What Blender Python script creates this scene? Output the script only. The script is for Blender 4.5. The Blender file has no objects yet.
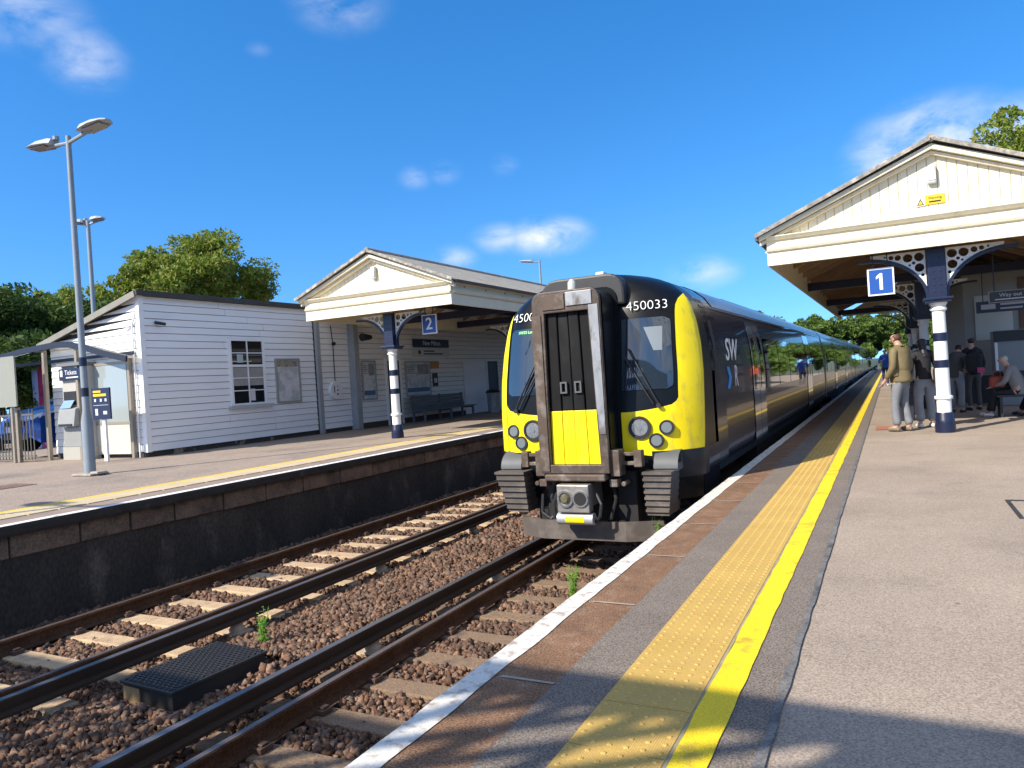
import bpy, bmesh, math, random
import numpy as np
from mathutils import Vector, Matrix
from mathutils.geometry import tessellate_polygon
R = math.radians
sc = bpy.context.scene
col = sc.collection

# ------------------------------------------------------------------ camera
H = 1.42
YAW, PITCH, ROLL, FPX = 27.118, -0.285, 3.605, 740.0
cam_d = bpy.data.cameras.new('camera'); cam = bpy.data.objects.new('camera', cam_d); col.objects.link(cam)
cam_d.sensor_width = 36; cam_d.lens = FPX / 1024 * 36; cam_d.clip_end = 3000; cam_d.clip_start = 0.05
ya, pa, ra = R(YAW), R(PITCH), R(ROLL)
fwd = Vector((-math.sin(ya) * math.cos(pa), math.cos(ya) * math.cos(pa), math.sin(pa)))
rt0 = Vector((math.cos(ya), math.sin(ya), 0)); up0 = rt0.cross(fwd)
# picture tilted: the world's up leans to the left of the frame
rt = rt0 * math.cos(ra) - up0 * math.sin(ra); up = rt0 * math.sin(ra) + up0 * math.cos(ra)
m = Matrix((rt, up, -fwd)).transposed().to_4x4(); m.translation = (0, 0, H)
cam.matrix_world = m
sc.camera = cam

# ------------------------------------------------------------------ light
SUN_EL, SUN_AZ = 38.0, 209.5      # azimuth clockwise from +Y
world = bpy.data.worlds.new('World'); sc.world = world; world.use_nodes = True
wn, wl = world.node_tree.nodes, world.node_tree.links
wn.clear()
w_out = wn.new('ShaderNodeOutputWorld'); w_bg = wn.new('ShaderNodeBackground'); w_bg.inputs['Strength'].default_value = 0.132
sky = wn.new('ShaderNodeTexSky'); sky.sky_type = 'NISHITA'; sky.sun_disc = False
sky.sun_elevation = R(SUN_EL); sky.sun_rotation = R(SUN_AZ)
sky.air_density = 1.0; sky.dust_density = 0.25; sky.ozone_density = 2.6
sun_d = bpy.data.lights.new('sun', 'SUN'); sun_d.energy = 5.0; sun_d.angle = R(0.45); sun_d.color = (1.0, 0.92, 0.79)
sun = bpy.data.objects.new('sun', sun_d); col.objects.link(sun)
sa = R(SUN_AZ)
SUN_POS = Vector((math.sin(sa) * math.cos(R(SUN_EL)), math.cos(sa) * math.cos(R(SUN_EL)), math.sin(R(SUN_EL))))
sun.rotation_euler = SUN_POS.to_track_quat('Z', 'Y').to_euler()
sun.location = SUN_POS * 60
vs = sc.view_settings
vs.view_transform = 'Standard'; vs.look = 'None'; vs.gamma = 1; vs.use_curve_mapping = False; vs.exposure = 0.6

# sky colour with wisps of cloud and added fill clouds at fixed compass directions
def wnode(t, **k):
    n = wn.new(t)
    for a, b in k.items(): setattr(n, a, b)
    return n
hs = wnode('ShaderNodeHueSaturation'); hs.inputs['Saturation'].default_value = 1.36; hs.inputs['Value'].default_value = 1.32; hs.inputs['Hue'].default_value = .503
wl.new(sky.outputs['Color'], hs.inputs['Color'])
tc = wnode('ShaderNodeTexCoord')
lift = wnode('ShaderNodeVectorMath', operation='ADD'); wl.new(tc.outputs['Generated'], lift.inputs[0]); lift.inputs[1].default_value = (0, 0, .16)
lnm = wnode('ShaderNodeVectorMath', operation='NORMALIZE'); wl.new(lift.outputs[0], lnm.inputs[0]); wl.new(lnm.outputs[0], sky.inputs['Vector'])
nz = wnode('ShaderNodeTexNoise'); nz.inputs['Scale'].default_value = 12.0; nz.inputs['Detail'].default_value = 9; nz.inputs['Roughness'].default_value = 0.62
nz.inputs['Distortion'].default_value = 0.35
mp = wnode('ShaderNodeMapping'); mp.inputs['Scale'].default_value = (1, 1, 1.9)
wl.new(tc.outputs['Generated'], mp.inputs['Vector']); wl.new(mp.outputs['Vector'], nz.inputs['Vector'])
prev = None
CLOUDS = [  # azimuth left of the track (deg), elevation (deg), half-width, half-height, strength
    (59.2, 24.4, .085, .05, .55), (55.8, 22.4, .055, .045, .75), (38.4, 27.4, .075, .05, .5), (44.5, 24.0, .02, .012, .14),
    (23.7, 10.8, .075, .034, 1.1), (27.3, 10.9, .05, .026, .75), (30.9, 9.6, .04, .024, .6), (33.6, 15.6, .028, .02, .32), (31.3, 15.9, .028, .02, .32),
    (-3.4, 14.2, .105, .055, 1.1), (-.4, 13.4, .06, .05, .85), (-7.5, 14.0, .08, .04, .9), (12.2, 7.1, .06, .03, .6), (26.6, 16.2, .025, .018, .2), (-30, 22, .2, .07, .9), (80, 20, .2, .06, .8),
    (150, 30, .7, .32, 3.2), (105, 42, .45, .3, 3.0), (-95, 34, .7, .32, 3.2), (-140, 32, .7, .34, 3.2), (180, 60, .8, .6, 3.0), (85, 60, .4, .3, 2.4)]  # big unseen clouds added behind the camera for neutral fill light
for az, el, a, b, s in CLOUDS:
    ca = R(az); ce = R(el)
    c = Vector((-math.sin(ca) * math.cos(ce), math.cos(ca) * math.cos(ce), math.sin(ce)))
    rx = Vector((math.cos(ca), math.sin(ca), 0)); uy = rx.cross(c)
    sub = wnode('ShaderNodeVectorMath', operation='SUBTRACT'); wl.new(tc.outputs['Generated'], sub.inputs[0]); sub.inputs[1].default_value = c
    dx = wnode('ShaderNodeVectorMath', operation='DOT_PRODUCT'); wl.new(sub.outputs[0], dx.inputs[0]); dx.inputs[1].default_value = rx / a
    dy = wnode('ShaderNodeVectorMath', operation='DOT_PRODUCT'); wl.new(sub.outputs[0], dy.inputs[0]); dy.inputs[1].default_value = uy / b
    dz = wnode('ShaderNodeVectorMath', operation='DOT_PRODUCT'); wl.new(sub.outputs[0], dz.inputs[0]); dz.inputs[1].default_value = c * 2
    cb = wnode('ShaderNodeCombineXYZ')
    for i, d in enumerate((dx, dy, dz)): wl.new(d.outputs['Value'], cb.inputs[i])
    ln = wnode('ShaderNodeVectorMath', operation='LENGTH'); wl.new(cb.outputs[0], ln.inputs[0])
    mr = wnode('ShaderNodeMapRange'); mr.inputs['From Min'].default_value = 1.0; mr.inputs['From Max'].default_value = 0.0
    mr.inputs['To Min'].default_value = 0; mr.inputs['To Max'].default_value = s; mr.interpolation_type = 'SMOOTHSTEP'
    wl.new(ln.outputs['Value'], mr.inputs['Value'])
    if prev is None: prev = mr.outputs[0]
    else:
        mx = wnode('ShaderNodeMath', operation='MAXIMUM'); wl.new(prev, mx.inputs[0]); wl.new(mr.outputs[0], mx.inputs[1]); prev = mx.outputs[0]
r2 = wnode('ShaderNodeMapRange'); r2.inputs['From Min'].default_value = 0.34; r2.inputs['From Max'].default_value = 0.78
wl.new(nz.outputs['Fac'], r2.inputs['Value'])
ml = wnode('ShaderNodeMath', operation='MULTIPLY'); wl.new(prev, ml.inputs[0]); wl.new(r2.outputs[0], ml.inputs[1])
ml2 = wnode('ShaderNodeMath', operation='MULTIPLY'); ml2.use_clamp = True; wl.new(ml.outputs[0], ml2.inputs[0]); ml2.inputs[1].default_value = 1.15
mixc = wnode('ShaderNodeMix', data_type='RGBA'); wl.new(ml2.outputs[0], mixc.inputs['Factor'])
wl.new(hs.outputs['Color'], mixc.inputs['A']); mixc.inputs['B'].default_value = (5.6, 5.7, 5.9, 1)
wl.new(mixc.outputs['Result'], w_bg.inputs['Color']); wl.new(w_bg.outputs[0], w_out.inputs['Surface'])

# ------------------------------------------------------------------ helpers
rng = np.random.default_rng(7); random.seed(7)
MATS = {}
def mat(name, c, rough=.6, metal=0., spec=.5, coat=0., var=.0, vs_=3., grain=0., gs=120., bump=0., bs=None, c2=None, ds=2., dlo=.5, dhi=.7, stretch=None, transl=0., emit=None, island=None, bdist=.01, detail=4):
    if name in MATS: return MATS[name]
    M = bpy.data.materials.new(name); M.use_nodes = True
    n, l = M.node_tree.nodes, M.node_tree.links
    p = n['Principled BSDF']
    p.inputs['Roughness'].default_value = rough; p.inputs['Metallic'].default_value = metal
    p.inputs['Specular IOR Level'].default_value = spec; p.inputs['Coat Weight'].default_value = coat; p.inputs['Coat Roughness'].default_value = .03
    g = n.new('ShaderNodeNewGeometry'); pos = g.outputs['Position']
    if stretch:
        mpn = n.new('ShaderNodeMapping'); mpn.inputs['Scale'].default_value = stretch; l.new(pos, mpn.inputs['Vector']); pos = mpn.outputs['Vector']
    def noise(s, d=4):
        t = n.new('ShaderNodeTexNoise'); t.inputs['Scale'].default_value = s; t.inputs['Detail'].default_value = d; t.inputs['Roughness'].default_value = .6
        l.new(pos, t.inputs['Vector']); return t.outputs['Fac']
    rgb = n.new('ShaderNodeRGB'); rgb.outputs[0].default_value = (*c, 1); cur = rgb.outputs[0]
    if island:
        rp = n.new('ShaderNodeValToRGB'); rp.color_ramp.interpolation = 'LINEAR'
        e = rp.color_ramp.elements
        while len(e) < len(island): e.new(.5)
        for i, k in enumerate(island): e[i].position = i / (len(island) - 1); e[i].color = (*k, 1)
        l.new(g.outputs['Random Per Island'], rp.inputs['Fac']); cur = rp.outputs['Color']
    if c2:
        mr = n.new('ShaderNodeMapRange'); mr.inputs['From Min'].default_value = dlo; mr.inputs['From Max'].default_value = dhi
        l.new(noise(ds, 7), mr.inputs['Value'])
        mx = n.new('ShaderNodeMix'); mx.data_type = 'RGBA'; l.new(mr.outputs[0], mx.inputs['Factor']); l.new(cur, mx.inputs['A']); mx.inputs['B'].default_value = (*c2, 1); cur = mx.outputs['Result']
    def scale_by(fac, amt, lo=.25, hi=.75):
        nonlocal cur
        mr = n.new('ShaderNodeMapRange'); mr.inputs['From Min'].default_value = lo; mr.inputs['From Max'].default_value = hi
        mr.inputs['To Min'].default_value = 1 - amt; mr.inputs['To Max'].default_value = 1 + amt; l.new(fac, mr.inputs['Value'])
        vm = n.new('ShaderNodeVectorMath'); vm.operation = 'SCALE'; l.new(cur, vm.inputs[0]); l.new(mr.outputs[0], vm.inputs['Scale']); cur = vm.outputs[0]
    if var: scale_by(noise(vs_), var)
    gf = None
    if grain: gf = noise(gs, 2); scale_by(gf, grain, .36, .64)
    l.new(cur, p.inputs['Base Color'])
    if bump:
        bf = noise(bs, detail) if bs else (gf or noise(gs, 2))
        b = n.new('ShaderNodeBump'); b.inputs['Strength'].default_value = bump; b.inputs['Distance'].default_value = bdist
        l.new(bf, b.inputs['Height']); l.new(b.outputs[0], p.inputs['Normal'])
    if transl:
        t = n.new('ShaderNodeBsdfTranslucent'); l.new(cur, t.inputs['Color'])
        mxs = n.new('ShaderNodeMixShader'); mxs.inputs[0].default_value = transl
        l.new(p.outputs[0], mxs.inputs[1]); l.new(t.outputs[0], mxs.inputs[2]); l.new(mxs.outputs[0], n['Material Output'].inputs['Surface'])
    if emit:
        p.inputs['Emission Color'].default_value = (*c, 1); p.inputs['Emission Strength'].default_value = emit
    MATS[name] = M
    return M

ORG = {}
class MB:
    def __init__(s): s.v = []; s.f = []
    def add(s, vs, fs):
        o = len(s.v); s.v += [tuple(map(float, q)) for q in vs]; s.f += [tuple(o + i for i in q) for q in fs]; return s
    def box(s, x0, x1, y0, y1, z0, z1):
        return s.add([(x0, y0, z0), (x1, y0, z0), (x1, y1, z0), (x0, y1, z0), (x0, y0, z1), (x1, y0, z1), (x1, y1, z1), (x0, y1, z1)],
                     [(3, 2, 1, 0), (4, 5, 6, 7), (0, 1, 5, 4), (1, 2, 6, 5), (2, 3, 7, 6), (3, 0, 4, 7)])
    def beam(s, a, b, w, h, upv=(0, 0, 1)):
        a, b = Vector(a), Vector(b); d = (b - a).normalized(); u = Vector(upv)
        x = d.cross(u)
        if x.length < 1e-4: x = d.cross(Vector((0, 1, 0)))
        x.normalize(); u = x.cross(d)
        o = [(-w / 2, -h / 2), (w / 2, -h / 2), (w / 2, h / 2), (-w / 2, h / 2)]
        vs = [a + x * i + u * j for i, j in o] + [b + x * i + u * j for i, j in o]
        return s.add(vs, [(3, 2, 1, 0), (4, 5, 6, 7), (0, 1, 5, 4), (1, 2, 6, 5), (2, 3, 7, 6), (3, 0, 4, 7)])
    def cyl(s, a, b, r0, r1=None, n=16, cap=True):
        r1 = r0 if r1 is None else r1
        a, b = Vector(a), Vector(b); d = (b - a).normalized()
        x = d.cross(Vector((0, 0, 1)) if abs(d.z) < .9 else Vector((1, 0, 0))).normalized(); y = d.cross(x)
        vs = []; fs = []
        for i in range(n):
            t = 2 * math.pi * i / n; o = x * math.cos(t) + y * math.sin(t); vs += [a + o * r0, b + o * r1]
        for i in range(n):
            j = (i + 1) % n; fs.append((2 * i, 2 * j, 2 * j + 1, 2 * i + 1))
        if cap: fs += [tuple(2 * i for i in range(n))[::-1], tuple(2 * i + 1 for i in range(n))]
        return s.add(vs, fs)
    def lathe(s, prof, c, n=20):
        vs = []; fs = []; k = len(prof)
        for i in range(n):
            t = 2 * math.pi * i / n
            vs += [(c[0] + r * math.cos(t), c[1] + r * math.sin(t), c[2] + z) for r, z in prof]
        for i in range(n):
            j = (i + 1) % n
            for q in range(k - 1): fs.append((i * k + q, j * k + q, j * k + q + 1, i * k + q + 1))
        fs += [tuple(i * k for i in range(n))[::-1], tuple(i * k + k - 1 for i in range(n))]
        return s.add(vs, fs)
    def tube(s, pts, r, n=8):
        for a, b in zip(pts[:-1], pts[1:]): s.cyl(a, b, r, n=n)
        return s
    def ring(s, c, axis, r, t, depth, n=24):   # flat annulus with thickness
        c = Vector(c); d = Vector(axis).normalized()
        x = d.cross(Vector((0, 0, 1)) if abs(d.z) < .9 else Vector((1, 0, 0))).normalized(); y = d.cross(x)
        vs = []; fs = []
        for i in range(n):
            a = 2 * math.pi * i / n; o = x * math.cos(a) + y * math.sin(a)
            for rr, q in ((r - t, -depth / 2), (r, -depth / 2), (r, depth / 2), (r - t, depth / 2)): vs.append(c + o * rr + d * q)
        for i in range(n):
            j = (i + 1) % n
            for q in range(4): fs.append((4 * i + q, 4 * i + (q + 1) % 4, 4 * j + (q + 1) % 4, 4 * j + q))
        return s.add(vs, fs)
    def prism(s, poly, axis, lo, hi):   # polygon in the two other axes, extruded along axis
        n = len(poly)
        def P(q, e):
            a, b = q
            return {'x': (e, a, b), 'y': (a, e, b), 'z': (a, b, e)}[axis]
        vs = [P(q, lo) for q in poly] + [P(q, hi) for q in poly]
        fs = [tuple(range(n))[::-1], tuple(range(n, 2 * n))] + [(i, (i + 1) % n, n + (i + 1) % n, n + i) for i in range(n)]
        return s.add(vs, fs)
    def grid(s, P):   # P[i][j] points
        a, b = len(P), len(P[0])
        return s.add([q for r in P for q in r], [(i * b + j, i * b + j + 1, (i + 1) * b + j + 1, (i + 1) * b + j) for i in range(a - 1) for j in range(b - 1)])
    def build(s, name, m, parent=None, smooth=False, bevel=0, fix=True):
        me = bpy.data.meshes.new(name)
        o0 = ORG.get(parent.name, (0, 0, 0)) if parent else (0, 0, 0)
        me.from_pydata([(a - o0[0], b - o0[1], c - o0[2]) for a, b, c in s.v], [], s.f)
        if fix:
            bm = bmesh.new(); bm.from_mesh(me); bmesh.ops.recalc_face_normals(bm, faces=bm.faces); bm.to_mesh(me); bm.free()
        me.materials.append(m)
        if smooth: smoothen(me)
        ob = bpy.data.objects.new(name, me); col.objects.link(ob)
        if parent: ob.parent = parent; ORG[ob.name] = o0
        if bevel:
            bv = ob.modifiers.new('bevel', 'BEVEL'); bv.width = bevel; bv.segments = 2; bv.limit_method = 'ANGLE'; bv.angle_limit = R(40)
        return ob
def smoothen(me, ang=40):
    me.polygons.foreach_set('use_smooth', [True] * len(me.polygons))
    try: me.set_sharp_from_angle(angle=R(ang))
    except Exception: pass
def tag(o, label=None, cat=None, group=None, kind=None):
    if label: o['label'] = label
    if cat: o['category'] = cat
    if group: o['group'] = group
    if kind: o['kind'] = kind
    return o
def thing(name, label, cat, loc=(0, 0, 0), group=None):
    o = bpy.data.objects.new(name, None); col.objects.link(o); o.location = loc; o.empty_display_size = .2
    ORG[o.name] = tuple(loc); return tag(o, label, cat, group)
def copy_tree(o, parent=None):
    c = o.copy(); col.objects.link(c)
    if parent: c.parent = parent
    for ch in list(o.children): copy_tree(ch, c)
    return c
def struct(o): return tag(o, kind='structure')
def text(s, size, m, parent, loc, rot, name='lettering', ext=.002, align='CENTER', sx=1.0, off=0.):
    cu = bpy.data.curves.new(name, 'FONT'); cu.body = s; cu.size = size; cu.extrude = ext; cu.align_x = align; cu.align_y = 'CENTER'; cu.resolution_u = 4; cu.offset = off
    tmp = bpy.data.objects.new(name, cu); col.objects.link(tmp)
    me = bpy.data.meshes.new_from_object(tmp.evaluated_get(bpy.context.evaluated_depsgraph_get())); me.name = name
    bpy.data.objects.remove(tmp); bpy.data.curves.remove(cu); me.materials.clear(); me.materials.append(m)
    o = bpy.data.objects.new(name, me); col.objects.link(o); o.rotation_euler = rot; o.scale = (sx, 1, 1)
    o0 = ORG.get(parent.name, (0, 0, 0)); o.parent = parent; o.location = tuple(a - b for a, b in zip(loc, o0)); ORG[o.name] = tuple(loc)
    return o
FACE_CAM = (R(90), 0, 0)          # readable from -Y
FACE_X = (R(90), 0, R(90))        # readable from +X

# ------------------------------------------------------------------ materials
asphalt = mat('worn_asphalt', (.315, .255, .203), .95, spec=.15, var=.16, vs_=.55, grain=.3, gs=115, bump=.35, bdist=.004, c2=(.24, .197, .16), ds=.9, dlo=.52, dhi=.75)
def specks(M, scale, size, c, keep=.3):   # gum spots and small stains with a shape of their own
    n, l = M.node_tree.nodes, M.node_tree.links; p = n['Principled BSDF']; src = p.inputs['Base Color'].links[0].from_socket
    g = n.new('ShaderNodeNewGeometry'); v = n.new('ShaderNodeTexVoronoi'); v.inputs['Scale'].default_value = scale; l.new(g.outputs['Position'], v.inputs['Vector'])
    lt = n.new('ShaderNodeMath'); lt.operation = 'LESS_THAN'; l.new(v.outputs['Distance'], lt.inputs[0])
    sp = n.new('ShaderNodeSeparateColor'); l.new(v.outputs['Color'], sp.inputs[0])
    mr = n.new('ShaderNodeMapRange'); mr.inputs['From Min'].default_value = 1 - keep; mr.inputs['From Max'].default_value = 1; mr.inputs['To Min'].default_value = 0; mr.inputs['To Max'].default_value = size; l.new(sp.outputs[0], mr.inputs['Value']); l.new(mr.outputs[0], lt.inputs[1])
    mx = n.new('ShaderNodeMix'); mx.data_type = 'RGBA'; ml_ = n.new('ShaderNodeMath'); ml_.operation = 'MULTIPLY'; l.new(lt.outputs[0], ml_.inputs[0]); ml_.inputs[1].default_value = .65
    l.new(ml_.outputs[0], mx.inputs['Factor']); l.new(src, mx.inputs['A']); mx.inputs['B'].default_value = (*c, 1); l.new(mx.outputs['Result'], p.inputs['Base Color'])
specks(asphalt, 3.2, .085, (.07, .06, .055)); specks(asphalt, 2.1, .05, (.38, .33, .28), .2)
asphalt_far = mat('brown_asphalt', (.31, .25, .205), .92, spec=.2, var=.16, vs_=.5, grain=.35, gs=60, c2=(.17, .145, .13), ds=.5, dlo=.48, dhi=.7)
tarmac = mat('grey_tarmac', (.178, .148, .124), .95, spec=.15, var=.12, vs_=2, grain=.45, gs=110, bump=.6, bdist=.003)
seam_m = mat('tar_seam', (.15, .14, .13), .7, var=.35, vs_=6, c2=(.06, .06, .065), ds=5, grain=.3, gs=90)
coping_m = mat('brown_coping', (.19, .108, .064), .9, spec=.2, var=.3, vs_=4, grain=.5, gs=110, bump=.6, bdist=.004, c2=(.24, .16, .11), ds=9, dlo=.52, dhi=.7)
joint_m = mat('pale_joint', (.33, .27, .21), .9, var=.2, vs_=20)
white_line_m = mat('worn_white_paint', (.66, .63, .56), .7, var=.08, vs_=6, c2=(.36, .29, .25), ds=15, dlo=.51, dhi=.66, grain=.1, gs=120, bump=.3, bdist=.003)
yellow_m = mat('yellow_line_paint', (.82, .57, .008), .65, var=.08, vs_=3, c2=(.17, .13, .05), ds=5, dlo=.57, dhi=.78, grain=.22, gs=150, bump=.4, bdist=.003)
tact_m = mat('buff_tactile', (.49, .315, .078), .75, var=.10, vs_=2.2, grain=.13, gs=130, c2=(.45, .29, .085), ds=5, dlo=.5, dhi=.78)
navy = mat('navy_paint', (.009, .014, .043), .35, spec=.5, var=.1, vs_=8)
whitep = mat('white_paint', (.78, .78, .76), .5, var=.04, vs_=5)
cream = mat('cream_paint', (.80, .73, .55), .55, var=.05, vs_=3, grain=.03, gs=30, c2=(.62, .53, .37), ds=2.2, dlo=.56, dhi=.8, stretch=(2.5, 1, .6))
creamb = mat('cream_moulding', (.72, .64, .47), .6, var=.05, vs_=3)
clap_m = mat('white_weatherboard', (.80, .80, .80), .55, var=.05, vs_=1.6, c2=(.55, .56, .56), ds=3.2, dlo=.66, dhi=.82, stretch=(1, .4, 3))
clap_dim = mat('grey_white_weatherboard', (.80, .79, .76), .6, var=.06, vs_=1.6, stretch=(1, .5, 3))
greypost = mat('grey_paint', (.30, .32, .33), .6, var=.1, vs_=3)
felt = mat('dark_roof_edge', (.05, .048, .045), .8, var=.2, vs_=3)
roofgrey = mat('mossy_roof_felt', (.20, .19, .16), .9, var=.25, vs_=2, c2=(.13, .14, .08), ds=3)
slate = mat('weathered_slate', (.26, .235, .205), .85, var=.25, vs_=5, c2=(.36, .27, .19), ds=6, dlo=.58, dhi=.72, grain=.25, gs=40, bump=.5, bdist=.01)
soffit = mat('brown_timber', (.34, .22, .14), .8, var=.25, vs_=2, stretch=(1, 4, 1))
soffit_l = mat('pale_soffit', (.60, .52, .40), .8, var=.15, vs_=2)
black = mat('black_metal', (.018, .018, .02), .5, var=.2, vs_=10)
gal = mat('galvanised_steel', (.36, .40, .44), .45, metal=.55, var=.12, vs_=5)
lampg = mat('lamp_grey_paint', (.22, .26, .30), .5, var=.08, vs_=4)
lens_m = mat('lamp_lens', (.25, .23, .21), .3)
dkglass = mat('dark_window_glass', (.012, .014, .016), .04, spec=.6)
hutglass = mat('dim_window_glass', (.05, .05, .05), .06, c2=(.22, .21, .2), ds=3, dlo=.5, dhi=.56, stretch=(1, .8, 2.2))
alu = mat('brushed_frame', (.36, .35, .33), .45, metal=.5)
paper = mat('printed_paper', (.60, .60, .60), .6, c2=(.40, .47, .50), ds=2.2, dlo=.48, dhi=.54)
paper_map = mat('printed_map', (.60, .58, .60), .6, c2=(.42, .45, .43), ds=3.5, dlo=.46, dhi=.56, var=.15, vs_=6)
paper_head = mat('printed_header', (.34, .30, .22), .6, c2=(.15, .15, .16), ds=14, dlo=.5, dhi=.55)
signblue = mat('sign_blue', (.012, .075, .33), .4)
signnavy = mat('sign_navy', (.012, .018, .055), .4)
signwhite = mat('sign_white', (.75, .75, .75), .4)
signyellow = mat('sign_yellow', (.78, .52, .02), .45)

# ------------------------------------------------------------------ ground and tracks
g = MB(); g.add([(-1500, -600, -1.45), (1500, -600, -1.45), (1500, 2500, -1.45), (-1500, 2500, -1.45)], [(0, 1, 2, 3)])
struct(g.build('ground', mat('rough_grass', (.06, .075, .03), .95, var=.3, vs_=.3, c2=(.12, .11, .06), ds=.15)))
RZ = -0.98
TC1, TC2 = -3.53, -7.73
bal_base = mat('dark_ballast', (.075, .052, .042), .95, var=.4, vs_=6, grain=.6, gs=28, bump=1, bdist=.06, bs=17, c2=(.16, .11, .085), ds=11, dlo=.5, dhi=.62)
b = MB(); b.grid([[(x, y, z) for x, z in ((-9.4, -1.22), (-8.9, -1.21), (-6.4, -1.21), (-5.9, -1.16), (-5.2, -1.16), (-4.7, -1.21), (-2.3, -1.21), (-1.9, -1.22))] for y in (-40, 0, 10, 20, 40, 80, 200)])
struct(b.build('ballast_bed', bal_base))

rail_m = mat('rusty_rail', (.085, .043, .024), .85, spec=.1, var=.3, vs_=5, grain=.3, gs=60, c2=(.10, .055, .035), ds=4)
railtop_m = mat('worn_rail_top', (.20, .16, .14), .38, metal=.6, var=.2, vs_=3, stretch=(1, .2, 1))
cond_m = mat('conductor_steel', (.055, .036, .025), .8, spec=.1, var=.3, vs_=3, stretch=(1, .3, 1))
condtop_m = mat('conductor_top', (.16, .15, .15), .35, metal=.6, var=.2, vs_=4, stretch=(1, .2, 1))
slp_pale = mat('pale_concrete', (.47, .34, .21), .9, var=.18, vs_=4, c2=(.30, .20, .13), ds=5, dlo=.52, dhi=.7, grain=.2, gs=70, bump=.4, bdist=.006)
slp_dirty = mat('dirty_concrete', (.21, .14, .088), .9, var=.25, vs_=4, c2=(.09, .06, .045), ds=4, grain=.3, gs=60, bump=.5, bdist=.006)
clip_m = mat('rusty_clip', (.075, .042, .03), .7, var=.3, vs_=9)
Y0R, Y1R = -12, 190
def rail_prof(x, top):
    return [(x - .07, top - .159), (x + .07, top - .159), (x + .07, top - .148), (x + .012, top - .125), (x + .010, top - .05), (x + .035, top - .036), (x + .036, top - .008), (x + .026, top),
            (x - .026, top), (x - .036, top - .008), (x - .035, top - .036), (x - .010, top - .05), (x - .012, top - .125), (x - .07, top - .148)]
def track(xc, sm, label, cdx, sl_len):
    t = thing('railway_track', label, 'railway track', (xc, 0, RZ))
    for s in (-1, 1):
        x = xc + s * .755
        r = MB().prism(rail_prof(x, RZ), 'y', Y0R, Y1R).build('rail', rail_m, t)
        MB().box(x - .027, x + .027, Y0R, Y1R, RZ + .0005, RZ + .002).build('running_surface', railtop_m, r)
    x = xc + cdx
    r = MB().prism([(x - .09, RZ - .06), (x + .09, RZ - .06), (x + .09, RZ - .035), (x + .03, RZ - .02), (x + .038, RZ + .02), (x + .042, RZ + .068), (x + .034, RZ + .076), (x - .034, RZ + .076), (x - .042, RZ + .068), (x - .038, RZ + .02), (x - .03, RZ - .02), (x - .09, RZ - .035)], 'y', Y0R, Y1R).build('conductor_rail', cond_m, t)
    MB().box(x - .035, x + .035, Y0R, Y1R, RZ + .0765, RZ + .078).build('running_surface', condtop_m, r)
    sz = RZ - .165
    proto = None
    for k in range(40):
        y = -2.0 + k * .65
        if proto is None:
            mb = MB(); P = []
            L = sl_len / 2
            mb.box(xc - L, xc + L, y - .125, y + .125, sz - .15, sz)
            proto = mb.build('sleeper', sm, t, bevel=.015)
            for s in (-1, 1):
                for q in (-1, 1):
                    cx = xc + s * .755 + q * .105
                    MB().box(cx - .045, cx + .045, y - .06, y + .06, sz, sz + .045).box(cx - .03, cx + .03, y - .035, y + .035, sz + .045, sz + .062).build('rail_clip', clip_m, proto, bevel=.008)
            c0 = y
            if True:
                im = MB(); ix = xc + cdx
                im.lathe([(.09, 0), (.09, .03), (.06, .06), (.07, .085), (.05, .10)], (ix, y, sz), 12)
                im.box(ix - .13, ix + .13, y - .11, y + .11, sz - .12, sz)
                ins0 = im.build('insulator', mat('insulator_pot', (.42, .33, .24), .7, var=.3, vs_=5), t)
        else:
            o = copy_tree(proto, t); o.location = (0, y - c0 + random.uniform(-.02, .02), random.uniform(-.006, .004))
            if k % 4 == 0:
                o = ins0.copy(); col.objects.link(o); o.parent = t; o.location = (0, y - c0, 0)
    return t
track(TC1, slp_dirty, 'near railway track on dirty brown sleepers, the train standing on it', -1.165, 2.5)
track(TC2, slp_pale, 'far railway track on pale concrete sleepers beside the opposite platform wall', 1.165, 2.5)

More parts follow.
